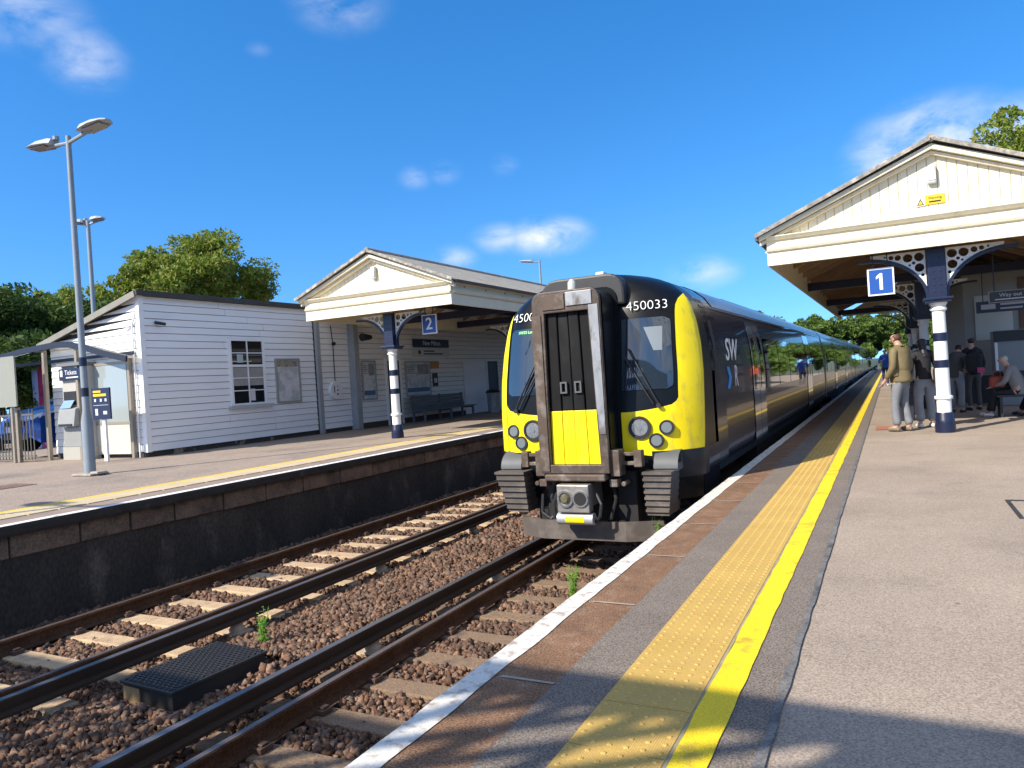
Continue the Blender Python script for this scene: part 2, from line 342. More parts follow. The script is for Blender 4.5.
# loose ballast stones: nobody could count them
def stones():
    ico = np.array([(a, b, c) for a in (-1, 1) for b in (-1, 1) for c in (-1, 1)], float) * .74
    F = np.array([(0, 1, 3), (0, 3, 2), (4, 6, 7), (4, 7, 5), (0, 4, 5), (0, 5, 1), (2, 3, 7), (2, 7, 6), (0, 2, 6), (0, 6, 4), (1, 5, 7), (1, 7, 3)])
    pts = []
    for y0, y1, dens, sz in ((1.6, 9, 1350, .0215), (9, 14, 760, .027), (14, 21, 340, .037)):
        n = int((y1 - y0) * 7.4 * dens)
        x = rng.uniform(-9.35, -1.95, n); y = rng.uniform(y0, y1, n); s = sz * rng.uniform(.5, 1.7, n)
        pts.append(np.stack([x, y, s], 1))
    p = np.concatenate(pts)
    x, y, s = p.T
    keep = np.ones(len(p), bool)
    for tcx in (TC1, TC2):
        on = np.abs(x - tcx) < 1.27
        d = np.abs(((y + 2.0 + .325) % .65) - .325)
        keep &= ~(on & (d < .135) & (rng.random(len(p)) > .03))
        for sx in (-.755, .755): keep &= np.abs(x - tcx - sx) > .085
    keep &= ~((x > -6.25) & (x < -5.3) & (y > 4.0) & (y < 5.25))
    keep &= ~((y > 12) & (x > -4.8))
    p = p[keep]; x, y, s = p.T; n = len(p)
    z = np.interp(x, [-9.4, -8.9, -6.4, -5.9, -5.2, -4.7, -2.3, -1.9], [-1.19, -1.185, -1.185, -1.12, -1.12, -1.185, -1.185, -1.18]) + rng.uniform(-.035, .02, n)
    z += .02 * np.sin(x * 3 + y * 1.7) * np.sin(y * 2.3 - x)
    V = np.repeat(ico[None], n, 0) + rng.uniform(-.42, .42, (n, 8, 3))
    V *= rng.uniform(.5, 1.4, (n, 1, 3)) * s[:, None, None]
    q = rng.normal(size=(n, 4)); q /= np.linalg.norm(q, axis=1)[:, None]; w, a, b_, c = q.T
    Rm = np.stack([1 - 2 * (b_ * b_ + c * c), 2 * (a * b_ - c * w), 2 * (a * c + b_ * w), 2 * (a * b_ + c * w), 1 - 2 * (a * a + c * c), 2 * (b_ * c - a * w), 2 * (a * c - b_ * w), 2 * (b_ * c + a * w), 1 - 2 * (a * a + b_ * b_)], 1).reshape(n, 3, 3)
    V = np.einsum('nij,nkj->nki', Rm, V) + np.stack([x, y, z], 1)[:, None]
    return V.reshape(-1, 3), (F[None] + (np.arange(n) * 8)[:, None, None]).reshape(-1, 3)
def fast_mesh(name, V, F, m):
    me = bpy.data.meshes.new(name); k = F.shape[1]
    me.vertices.add(len(V)); me.vertices.foreach_set('co', V.astype(np.float32).ravel())
    me.loops.add(F.size); me.loops.foreach_set('vertex_index', F.astype(np.int32).ravel())
    me.polygons.add(len(F)); me.polygons.foreach_set('loop_start', np.arange(0, F.size, k, dtype=np.int32)); me.polygons.foreach_set('loop_total', np.full(len(F), k, np.int32))
    me.update(); me.validate(); me.materials.append(m)
    return me
stone_m = mat('brown_stone', (.2, .12, .09), .9, c2=(.06, .035, .024), ds=.9, dlo=.52, dhi=.74, island=[(.05, .026, .016), (.12, .060, .034), (.18, .094, .055), (.11, .075, .055), (.26, .155, .10), (.085, .042, .025), (.15, .108, .08)], grain=.3, gs=60)
V, F = stones()
o = bpy.data.objects.new('ballast', fast_mesh('ballast', V, F, stone_m)); col.objects.link(o)
tag(o, 'loose brown ballast stones between and beside the rails', 'ballast', kind='stuff')

# ------------------------------------------------------------------ near platform (1)
EX = -1.91
p = MB(); p.box(EX + .06, 9.0, -30, 95, -1.4, -.004); struct(p.build('platform', asphalt))
def strip(name, x0, x1, y0, y1, z, m, jit=0., n=240, th=.004, holes=None):
    mb = MB(); ys = np.linspace(0, 1, n) ** 1.7 * (y1 - y0) + y0
    a = x0 + (rng.normal(size=n).cumsum() * .0) + rng.uniform(-jit, jit, n); c = x1 + rng.uniform(-jit, jit, n)
    if jit:
        k = np.array([.25, .5, .25])
        a = np.convolve(np.pad(a, 1, 'edge'), k, 'valid'); c = np.convolve(np.pad(c, 1, 'edge'), k, 'valid')
    mb.grid([[(a[i], ys[i], z), (c[i], ys[i], z)] for i in range(n)])
    return struct(mb.build(name, m))
YN, YF = -3.0, 90
# coping slabs overhanging the edge
cp = MB()
y = YN
while y < 60:
    L = 1.22
    cp.box(EX, -1.46, y + .006, y + L - .006, -.13, .001); y += L
struct(cp.build('coping', coping_m, bevel=.006))
jt = MB(); y = YN
while y < 24:
    jt.add([(-1.74 + rng.uniform(-.03, .03), y - .012, .0045), (-1.465, y - .010, .0045), (-1.465, y + .010, .0045), (-1.74, y + .013, .0045)], [(0, 1, 2, 3)]); y += 1.22
struct(jt.build('coping_joint', joint_m))
strip('white_line', EX + .003, -1.772, YN, YF, .0055, white_line_m, .010, 500)
strip('tarmac_strip', -1.465, -1.19, YN, YF, .002, tarmac, .006)
strip('tarmac_strip', -.80, -.485, YN, YF, .002, tarmac, .008)
strip('tar_seam', -.505, -.47, YN, 60, .006, seam_m, .007, 500)
strip('yellow_line', -.79, -.655, YN, YF, .0075, yellow_m, .006, 700)
strip('edge_groove', -.812, -.789, YN, 60, .0065, mat('groove_grey', (.30, .25, .15), .8, var=.3, vs_=8), .003)
# tactile slabs with real blisters
tm = MB(); y = YN; slab = .40
while y < 70:
    tm.box(-1.19, -.805, y + .003, y + slab - .003, -.02, .009); y += slab
tb = tm
dome = [(.0, .0055), (.008, .0045), (.012, .0)]
ny = 0; y = YN + .035
while y < 17:
    for k in range(6):
        x = -1.162 + k * .066
        n_ = 8 if y < 7 else 6
        vs_, fs_ = [(x, y, .0145)], []
        for r_, z_ in ((.008, .0135), (.0125, .0088)):
            for i in range(n_):
                a = 2 * math.pi * i / n_; vs_.append((x + r_ * math.cos(a), y + r_ * math.sin(a), z_))
        for i in range(n_):
            j = (i + 1) % n_; fs_ += [(0, 1 + i, 1 + j), (1 + i, 1 + n_ + i, 1 + n_ + j, 1 + j)]
        tb.add(vs_, fs_)
    y += .0667
t_ob = tb.build('tactile_paving', tact_m, fix=False); struct(t_ob)
# fine ribs pressed into the tactile slabs
nt = tact_m.node_tree; wv = nt.nodes.new('ShaderNodeTexWave'); wv.inputs['Scale'].default_value = 34; wv.bands_direction = 'X'; wv.inputs['Distortion'].default_value = .3
gm = nt.nodes.new('ShaderNodeNewGeometry'); nt.links.new(gm.outputs['Position'], wv.inputs['Vector'])
bp = nt.nodes.new('ShaderNodeBump'); bp.inputs['Strength'].default_value = .35; bp.inputs['Distance'].default_value = .003
nt.links.new(wv.outputs['Fac'], bp.inputs['Height']); nt.links.new(bp.outputs[0], nt.nodes['Principled BSDF'].inputs['Normal'])
# patched trench outline and faded red stencil
mk = MB(); mk.box(.89, .925, 7.4, 8.30, -.02, .004).box(.925, 2.4, 8.265, 8.30, -.02, .004)
struct(mk.build('trench_seam', mat('black_tar', (.03, .03, .032), .6, var=.3, vs_=9)))
rd = MB(); rd.add([(-.33, 16.1, .005), (.12, 16.1, .005), (.12, 16.95, .005), (-.33, 16.95, .005)], [(0, 1, 2, 3)])
struct(rd.build('red_marking', mat('faded_red_paint', (.42, .12, .06), .8, c2=(.24, .17, .14), ds=9, dlo=.47, dhi=.6, grain=.3, gs=80)))

# ------------------------------------------------------------------ opposite platform (2)
ZL = .08; EL = -9.33
p = MB(); p.box(-22, EL - .62, -30, 90, -1.4, ZL - .004); struct(p.build('platform', asphalt_far))
tf = mat('pale_tactile', (.50, .41, .26), .8, var=.12, vs_=2, grain=.12, gs=70)
strip('coping', EL - .62, EL, -25, 90, ZL, mat('dusty_coping', (.26, .195, .16), .9, var=.2, vs_=3, grain=.2, gs=50))
strip('white_line', EL - .16, EL + .001, -25, 90, ZL + .005, mat('white_edge_paint', (.74, .73, .70), .7, c2=(.3, .27, .24), ds=6, dlo=.6, dhi=.72), .012, 400)
tl = MB(); y = -20
while y < 70: tl.box(EL - 1.22, EL - .66, y + .012, y + .388, ZL - .02, ZL + .008); y += .4
struct(tl.build('tactile_paving', tf))
strip('yellow_line', EL - 1.40, EL - 1.235, -25, 90, ZL + .006, mat('old_yellow_paint', (.66, .46, .05), .75, var=.12, vs_=2, c2=(.3, .22, .1), ds=7, dlo=.6, dhi=.75), .01, 300)
pt = MB(); pt.box(-14.6, -13.9, 6.4, 8.0, ZL - .01, ZL + .004)
struct(pt.build('asphalt_patch', mat('red_brown_patch', (.14, .085, .065), .9, var=.3, vs_=4, grain=.4, gs=30)))
wt = thing('platform_wall', 'dark stained platform edge wall with a course of brown stone blocks below the coping', 'wall', (EL, 0, -1.2))
MB().prism([(EL - .55, ZL - .13), (EL, ZL - .13), (EL + .012, ZL - .10), (EL + .012, ZL - .03), (EL, ZL - .004), (EL - .55, ZL - .004)], 'y', -25, 90).build('coping_edge', mat('black_stained_edge', (.035, .026, .02), .9, var=.4, vs_=3, c2=(.10, .08, .065), ds=4, dlo=.6, dhi=.75), wt)
bl = MB(); y = -25
while y < 40:
    L = random.uniform(.62, 1.1); bl.box(EL - .5, EL - .07 + random.uniform(-.012, .012), y + .012, y + L - .012, ZL - .40 + random.uniform(-.008, .008), ZL - .135); y += L
bl.build('stone_course', mat('brown_block', (.17, .108, .07), .9, var=.4, vs_=1.7, c2=(.05, .034, .025), ds=1.6, dlo=.48, dhi=.66, grain=.3, gs=40, bump=.6, bdist=.01, bs=14), wt, bevel=.015)
MB().box(EL - .5, EL - .11, -25, 90, -1.4, ZL - .137).build('rendered_face', mat('sooty_render', (.042, .031, .023), .9, var=.5, vs_=1.2, c2=(.125, .092, .068), ds=1.6, dlo=.54, dhi=.74, grain=.3, gs=30, bump=.5, bdist=.012, bs=8, stretch=(1, 1, .55)), wt)
# ------------------------------------------------------------------ weatherboarded hut on platform 2
def boards_x(mb, x, y0, y1, z0, z1, h=.185, lip=.026, gap=.013):     # wall facing +X, each board laps the next with an open joint
    z = z0
    while z < z1 - .01:
        t = min(z + h - gap, z1)
        a = y0
        while a < y1 - .01:
            c = min(y1, a + random.uniform(2.2, 4.6)); c = y1 if y1 - c < .8 else c; e = lip + random.uniform(-.004, .004); zz = z + random.uniform(-.003, .003)
            mb.add([(x + e, a, zz), (x + e, c - .005, zz), (x + .008, c - .005, t), (x + .008, a, t), (x - .028, a, zz), (x - .028, c - .005, zz), (x - .028, a, t), (x - .028, c - .005, t)], [(0, 1, 2, 3), (1, 0, 4, 5), (3, 2, 7, 6)]); a = c
        z += h
def boards_y(mb, y, x0, x1, z0, ztop, h=.185, lip=.026, gap=.010):   # wall facing -Y, sloping top ztop(x)
    z = z0
    while z < max(ztop(x0), ztop(x1)) - .02:
        xs = np.linspace(x0, x1, 60); ok = [q for q in xs if ztop(q) > z + .02]
        if ok:
            a, c = min(ok), max(ok); t = min(z + h - gap, ztop(c)); ta = min(t, max(ztop(a), z + .01))
            mb.add([(a, y - lip, z), (c, y - lip, z), (c, y - .008, t), (a, y - .008, ta), (a, y + .028, z), (c, y + .028, z), (c, y + .028, t), (a, y + .028, ta)], [(0, 1, 2, 3), (1, 0, 4, 5), (3, 2, 6, 7)])
        z += h
HX, HY0, HY1 = -16.5, 12.2, 18.35
hut = thing('weatherboard_hut', 'white weatherboarded lean-to hut with a sash window beside the ticket machine shelter', 'building', (HX, HY0, ZL))
zt = lambda x: 4.12 + (x - HX) * .262
core = MB(); core.prism([(HX - .03, ZL + .12), (HX - .03, 4.08), (-20.2, zt(-20.2) - .05), (-20.2, ZL + .12)], 'y', HY0 + .029, HY1); core.build('wall_core', mat('lap_shadow_backing', (.05, .045, .04), .9), hut)  # core coloured dark so the board laps read as shadow lines
w1 = MB(); boards_x(w1, HX, HY0 + .1, HY1, ZL + .14, 4.1); w1.build('long_wall', clap_m, hut)
w2 = MB(); boards_y(w2, HY0, -20.2, HX - .1, ZL + .14, zt); w2.build('gable_wall', clap_m, hut)
cbm = MB(); cbm.box(HX - .1, HX + .035, HY0 - .035, HY0 + .1, ZL + .12, 4.12); cbm.build('corner_board', clap_m, hut, bevel=.006)
pl = MB(); pl.box(-20.2, HX - .04, HY0 + .02, HY1, ZL - .3, ZL + .13); pl.build('plinth', mat('dark_plinth', (.05, .045, .04), .9, c2=(.3, .24, .15), ds=2.5, dlo=.6, dhi=.66), hut)
rf = MB(); rf.prism([(HX + .14, 4.15), (HX + .14, 4.22), (-20.5, zt(-20.5) + .14), (-20.5, zt(-20.5) + .04)], 'y', HY0 - .16, HY1 + .02); rfo = rf.build('roof', roofgrey, hut)
fb = MB(); fb.box(HX + .10, HX + .165, HY0 - .165, HY1 + .02, 4.09, 4.225); fb.build('fascia', felt, rfo)
vb = MB(); vb.beam((HX + .1, HY0 - .18, 4.13), (-20.5, HY0 - .18, zt(-20.5) + .05), .03, .15); vb.build('verge_board', mat('verge_grey', (.22, .215, .19), .8, var=.15, vs_=3), rfo)
# sash window
wy0, wy1, wz0, wz1 = 14.97, 16.12, 1.25, 3.03
wf = MB(); X = HX
wf.box(X - .05, X + .06, wy0 - .09, wy0, wz0 - .06, wz1 + .11).box(X - .05, X + .06, wy1, wy1 + .09, wz0 - .06, wz1 + .11).box(X - .05, X + .06, wy0, wy1, wz1, wz1 + .11).box(X - .05, X + .05, wy0, wy1, wz0 - .06, wz0)
wo = wf.build('window', clap_m, hut, bevel=.006)
MB().box(X - .02, X + .027, wy0 + .003, wy1 - .003, wz0 + .003, wz1 - .003).build('glass', dkglass, wo); MB().box(X + .0275, X + .030, wy0 + .01, wy1 - .01, wz0 + .50, wz0 + 1.02).build('blind', mat('window_blind', (.30, .29, .28), .5, var=.2, vs_=4), wo); MB().box(X + .0275, X + .030, wy0 + .62, wy0 + .80, wz0 + .06, wz0 + .40).box(X + .0275, X + .030, wy0 + .2, wy0 + .42, wz1 - .62, wz1 - .38).build('papers', paper, wo)
sb = MB(); ym = (wy0 + wy1) / 2; zm = wz0 + (wz1 - wz0) * .60
sb.box(X + .02, X + .05, ym - .018, ym + .018, wz0, wz1)
for z in (wz0 + .36, wz0 + .72, zm, zm + .37): sb.box(X + .02, X + (.055 if z == zm else .048), wy0, wy1, z - (.035 if z == zm else .014), z + (.035 if z == zm else .014))
sb.build('glazing_bars', whitep, wo)
MB().box(X - .02, X + .15, wy0 - .2, wy1 + .26, wz0 - .135, wz0 - .062).build('sill', mat('sill_grey', (.42, .42, .42), .7), wo)
# cctv bracket on the hut and drain pipe on the gable
cc = thing('security_camera', 'small dark security camera high on the long hut wall near the corner', 'security camera', (HX + .03, 12.6, 3.45))
MB().box(HX + .02, HX + .14, 12.58, 12.62, 3.43, 3.47).build('bracket', greypost, cc); MB().cyl((HX + .10, 12.55, 3.44), (HX + .16, 12.8, 3.40), .04, n=10).build('camera_body', black, cc)
dp = MB(); dp.tube([(-16.72, HY0 - .06, ZL), (-16.72, HY0 - .06, 3.4), (-16.62, HY0 - .06, 3.55), (-16.62, HY0 - .06, 3.75)], .022).tube([(-17.0, HY0 - .06, 3.3), (-16.72, HY0 - .06, 3.42)], .02)
tag(dp.build('cable_pipe', whitep), 'thin white pipe climbing the sunlit gable wall of the hut', 'pipe')
def poster_x(name, label, x, y0, y1, z0, z1, sheet, head=None, cat='poster', group=None):
    t = thing(name, label, cat, (x, (y0 + y1) / 2, z0), group)
    f = MB(); w = .05
    f.box(x, x + .06, y0, y0 + w, z0, z1).box(x, x + .06, y1 - w, y1, z0, z1).box(x, x + .06, y0 + w, y1 - w, z0, z0 + w).box(x, x + .06, y0 + w, y1 - w, z1 - w, z1)
    f.build('frame', alu, t, bevel=.005)
    MB().box(x + .005, x + .03, y0 + w, y1 - w, z0 + w, z1 - w).build('sheet', sheet, t)
    if not head:
        w_ = y1 - y0; h_ = z1 - z0
        MB().box(x + .031, x + .033, y0 + w_ * .48, y1 - .09, z0 + h_ * .62, z1 - .12).build('picture', mat('poster_grey_picture', (.27, .26, .25), .5, var=.4, vs_=5), t)
        MB().box(x + .031, x + .033, y0 + .09, y1 - .09, z0 + h_ * .12, z0 + h_ * .24).build('blue_block', mat('poster_blue', (.06, .12, .24), .5), t)
        q = MB()
        for i in range(5): q.box(x + .031, x + .033, y0 + .1, y0 + w_ * (.40 - .05 * (i % 2)), z1 - .18 - i * .07, z1 - .155 - i * .07)
        q.build('small_print', mat('print_grey', (.2, .2, .2), .6), t)
    if head: MB().box(x + .031, x + .034, y0 + w + .02, y1 - w - .02, z1 - w - .2, z1 - w - .02).build('header', head, t)
    return t
poster_x('poster_case', 'framed map poster case on the white hut wall right of the window', HX + .02, 16.6, 17.62, 1.17, 2.52, paper_map, paper_head)

# ------------------------------------------------------------------ station building and canopy on platform 2
BX = -16.2
bld = thing('station_building', 'white boarded station building in shade under the platform 2 canopy', 'building', (BX, 18, ZL))
MB().box(-22, BX - .03, 20.21, 40, ZL - .2, 4.05).build('wall_core', mat('lap_shadow_backing', (.05, .045, .04), .9), bld)
w = MB(); boards_x(w, BX, 20.206, 40, ZL + .18, 4.0); w.build('platform_wall_boards', clap_dim, bld)
pw = MB(); boards_x(pw, -16.42, 18.53, 19.96, ZL + .14, 3.9)
pw.build('porch_wall', clap_m, bld); MB().box(-22, -16.449, 18.365, 20.2, ZL - .2, 4.05).build('porch_core', mat('lap_shadow_backing', (.05, .045, .04), .9), bld)
gp = MB(); gp.box(-16.448, -16.36, 18.36, 18.54, ZL, 3.9).box(-16.448, -16.14, 19.95, 20.205, ZL, 3.9); gp.build('corner_post', greypost, bld, bevel=.01)
MB().box(-22.2, -14.25, 18.38, 40, 4.052, 4.12).build('flat_roof', roofgrey, bld)
MB().box(BX, BX + .03, 20.206, 40, ZL, ZL + .2).build('skirting', mat('dark_skirting', (.06, .04, .035), .8), bld)
def door(y0, y1, zt_, m, open_=False):
    d = MB(); d.box(BX, BX + .07, y0 - .1, y0, ZL, zt_ + .1).box(BX, BX + .07, y1, y1 + .1, ZL, zt_ + .1).box(BX, BX + .07, y0, y1, zt_, zt_ + .1)
    o = d.build('door_frame', clap_dim, bld); MB().box(BX, BX + .035, y0, y1, ZL, zt_).build('door', m, o); return o
darkdoor = mat('dark_doorway', (.015, .015, .017), .5)
door(21.75, 22.5, 2.42, darkdoor); door(29.2, 30.2, 2.35, darkdoor)
od = MB(); od.box(BX + .03, BX + .06, 27.1, 29.0, ZL + .02, 2.35); od.build('white_door', clap_m, bld)
poster_x('poster_case', 'narrow framed poster on the shaded wall just left of the striped platform 2 column', BX + .03, 20.28, 21.05, 1.05, 2.42, paper, None)
poster_x('notice_board', 'wide framed timetable notice board on the shaded wall above the bench end', BX + .03, 22.85, 24.5, 1.05, 2.38, paper, None, 'notice board')
on = MB(); on.box(BX + .03, BX + .05, 24.6, 25.2, 2.08, 2.38); tag(on.build('orange_notice', mat('orange_card', (.45, .24, .06), .6)), 'small orange notice pinned on the wall beside the notice board', 'notice')
dn = thing('black_notice', 'small black framed notice on the wall under the orange notice', 'notice', (BX + .03, 24.85, 1.4))
MB().box(BX + .03, BX + .06, 24.7, 25.05, 1.38, 1.9).build('frame', black, dn); MB().box(BX + .06, BX + .064, 24.76, 24.99, 1.52, 1.7).build('sheet', paper, dn)
sn = thing('station_name_sign', 'navy station name sign above the notice board', 'sign', (BX + .03, 24.7, 2.5))
MB().box(BX + .04, BX + .08, 23.45, 26.0, 2.92, 3.24).build('name_panel', signnavy, sn); text('New Milton', .26, signwhite, sn, (BX + .084, 24.72, 3.08), FACE_X, 'station_name')
o = MB().box(BX + .04, BX + .07, 23.45, 26.0, 2.55, 2.88).build('operator_panel', mat('panel_white', (.6, .6, .58), .5), sn)
lg = MB().cyl((BX + .07, 23.85, 2.73), (BX + .074, 23.85, 2.73), .085, n=16).box(BX + .07, BX + .074, 24.15, 25.5, 2.64, 2.69).box(BX + .07, BX + .074, 24.15, 24.9, 2.75, 2.80); lg.build('small_print', black, o)
# white round cabinet on the porch
rc = thing('round_cabinet', 'white round wall cabinet with dark marks on the porch post, cable above', 'cabinet', (-15.86, 18.66, 1.46))
MB().cyl((-15.86, 18.66, 1.46), (-15.74, 18.66, 1.46), .30, .29, n=32).build('case', signwhite, rc, bevel=.01)
k = MB(); k.box(-15.74, -15.733, 18.53, 18.565, 1.38, 1.60).cyl((-15.74, 18.70, 1.58), (-15.733, 18.70, 1.58), .022, n=10).cyl((-15.74, 18.70, 1.46), (-15.733, 18.70, 1.46), .03, n=10).cyl((-15.74, 18.70, 1.33), (-15.733, 18.70, 1.33), .035, n=10); k.build('mark', black, rc)
kb = MB(); kb.tube([(-15.84, 18.72, 1.77), (-15.84, 18.72, 3.05), (-15.84, 18.66, 3.6)], .014).cyl((-15.84, 18.72, 3.0), (-15.76, 18.72, 3.0), .06, n=10); kb.build('cable', black, rc); rc.location.x -= .535; rc.location.y += .44
sp = thing('loudspeaker', 'small black loudspeaker on a bracket under the platform 2 canopy', 'loudspeaker', (BX + .05, 20.3, 3.1))
MB().box(BX + .02, BX + .35, 20.28, 20.32, 3.25, 3.29).build('bracket', black, sp); MB().cyl((BX + .35, 20.05, 3.2), (BX + .4, 20.45, 3.2), .14, .08, n=12).build('horn', black, sp)
# bench
bn = thing('bench', 'long dark grey timber bench against the platform 2 wall', 'bench', (-15.4, 24.3, ZL))
bg = mat('bench_grey', (.12, .125, .13), .6, var=.15, vs_=3, stretch=(1, .3, 2))
bk = MB()
for i in range(4): bk.beam((-15.83 + .05 * (3 - i) * .5, 22.6, ZL + .5 + i * .135), (-15.83 + .05 * (3 - i) * .5, 26.3, ZL + .5 + i * .135), .04, .125)
bk.build('backrest', bg, bn)
st = MB()
for i in range(4): st.box(-15.7 + i * .11, -15.6 + i * .11, 22.6, 26.5, ZL + .42, ZL + .46)
st.build('seat', bg, bn)
for y in (22.7, 24.5, 26.2):
    l = MB(); l.box(-15.85, -15.78, y, y + .08, ZL, ZL + 1.0).box(-15.34, -15.27, y, y + .08, ZL, ZL + .42).box(-15.78, -15.34, y, y + .08, ZL + .35, ZL + .42); l.build('leg', bg, bn)
bi = thing('litter_bin', 'grey open litter bin by the far doorway on platform 2', 'bin', (-15.4, 28.2, ZL))
MB().lathe([(.25, 0), (.28, .75), (.30, .85)], (-15.4, 28.2, ZL), 18).build('bin_body', mat('bin_steel', (.35, .36, .37), .4, metal=.4, var=.3, vs_=6), bi, True); MB().lathe([(.32, .86), (.33, .9), (.2, 1.0)], (-15.4, 28.2, ZL), 18).build('lid', black, bi, True)

# ---- canopies
def bracket(colo, cx, y, z0, z1, s, reach, along='x'):
    """pierced white spandrel with a navy arch rib; s = +-1 direction"""
    P = (lambda a, z, dy=0: (cx + s * a, y + dy, z)) if along == 'x' else (lambda a, z, dy=0: (cx + dy, y + s * a, z))
    ax = (0, 1, 0) if along == 'x' else (1, 0, 0)
    w0 = .15; h = z1 - z0
    h -= .11
    arc = [(w0 + reach * (1 - math.cos(t)), z0 + h * math.sin(t)) for t in np.linspace(0, math.pi / 2, 15)] + [(w0 + reach + .12, z0 + h)]
    r = MB()
    for a, c in zip(arc[:-1], arc[1:]): r.beam(P(*a), P(*c), .09, .05, upv=(0, 0, 1) if along == 'x' else (0, 0, 1))
    rb = r.build('bracket_rib', navy, colo)
    # pierced plate: a triangle under the arch with round holes
    zin = lambda a: z0 + h * math.sqrt(max(0, 1 - ((reach - (a - w0)) / reach) ** 2))
    top = z1 - .012
    out = [(w0 + .008, zin(w0 + .008) + .05)] + [(a, min(zin(a) + .045, top - .012)) for a in np.linspace(w0 + .02, w0 + reach * .9, 18)] + [(w0 + reach * .92, top), (w0 + .008, top)]
    holes = []; circ = []
    arcp = np.array([(w0 + reach * (1 - math.cos(t)), z0 + h * math.sin(t)) for t in np.linspace(0, math.pi / 2, 60)])
    for q in (.078, .066, .052, .04, .03, .021):
        best = True; tries = 0
        while best is not None and tries < 4:
            best = None; tries += 1
            for zz in np.linspace(top - .03 - q, z0 + .2, 30):
                for aa in np.linspace(w0 + .03 + q, w0 + reach * .86 - q, 34):
                    if zz < zin(aa) : continue
                    if np.hypot(arcp[:, 0] - aa, arcp[:, 1] - zz).min() < q + .055: continue
                    if any(math.hypot(aa - b2[0], zz - b2[1]) < q + b2[2] + .02 for b2 in circ): continue
                    if best is None or (aa - w0) + (top - zz) < best[0]: best = ((aa - w0) + (top - zz), aa, zz)
            if best is not None:
                circ.append((best[1], best[2], q)); holes.append([(best[1] + q * math.cos(t), best[2] + q * math.sin(t)) for t in np.linspace(0, 2 * math.pi, 17)[:-1]])
    loops = [[Vector((a, z, 0)) for a, z in L] for L in [out] + holes]
    tris = tessellate_polygon(loops); flat = [q for L in loops for q in L]; nf = len(flat)
    pm_ = MB(); pm_.add([P(q.x, q.y, -.016) for q in flat] + [P(q.x, q.y, .016) for q in flat], [tuple(t) for t in tris] + [tuple(nf + i for i in reversed(t)) for t in tris])
    o_ = 0
    for L in loops:
        n_ = len(L); pm_.f += [(o_ + i, o_ + (i + 1) % n_, nf + o_ + (i + 1) % n_, nf + o_ + i) for i in range(n_)]; o_ += n_
    pm_.build('pierced_spandrel', whitep, colo)
def column(parent, cx, cy, z0, zc, zt, striped=True, reach=1.0, both=True, sy=True):
    h = zc - z0
    c = MB().lathe([(.125, .30), (.118, .36), (.118, .60), (.145, .60), (.15, .63), (.145, .655), (.116, .66), (.105, h - .16), (.135, h - .13), (.135, h - .10), (.115, h - .07), (.15, h)], (cx, cy, z0), 24).build('column', whitep, parent, True)
    MB().lathe([(.165, 0), (.165, .15), (.155, .16), (.155, .22), (.15, .23), (.145, .34), (.135, .36)], (cx, cy, z0), 24).build('base_band', navy, c, True)
    if striped:
        for a, b2 in ((1.16, 1.30), (1.64, 1.79)):
            a, b2 = a * h / 2.33, b2 * h / 2.33; MB().lathe([(.1165, a), (.1165, b2)], (cx, cy, z0), 24).build('stripe_band', navy, c, True)
    q = MB().box(cx - .2, cx + .2, cy - .2, cy + .2, zc, zc + .05).box(cx - .23, cx + .23, cy - .23, cy + .23, zc + .05, zc + .09).box(cx - .14, cx + .14, cy - .14, cy + .14, zc + .09, zt)
    rv = q
    for i in range(6):
        for d in (-.05, .05): rv.cyl((cx + d, cy - .14, zc + .2 + i * .12), (cx + d, cy - .152, zc + .2 + i * .12), .014, n=8)
    rv.build('capital_block', navy, c, bevel=.004)
    for s in (-1, 1): bracket(c, cx, cy, zc + .1, zt, s, reach)
    return c
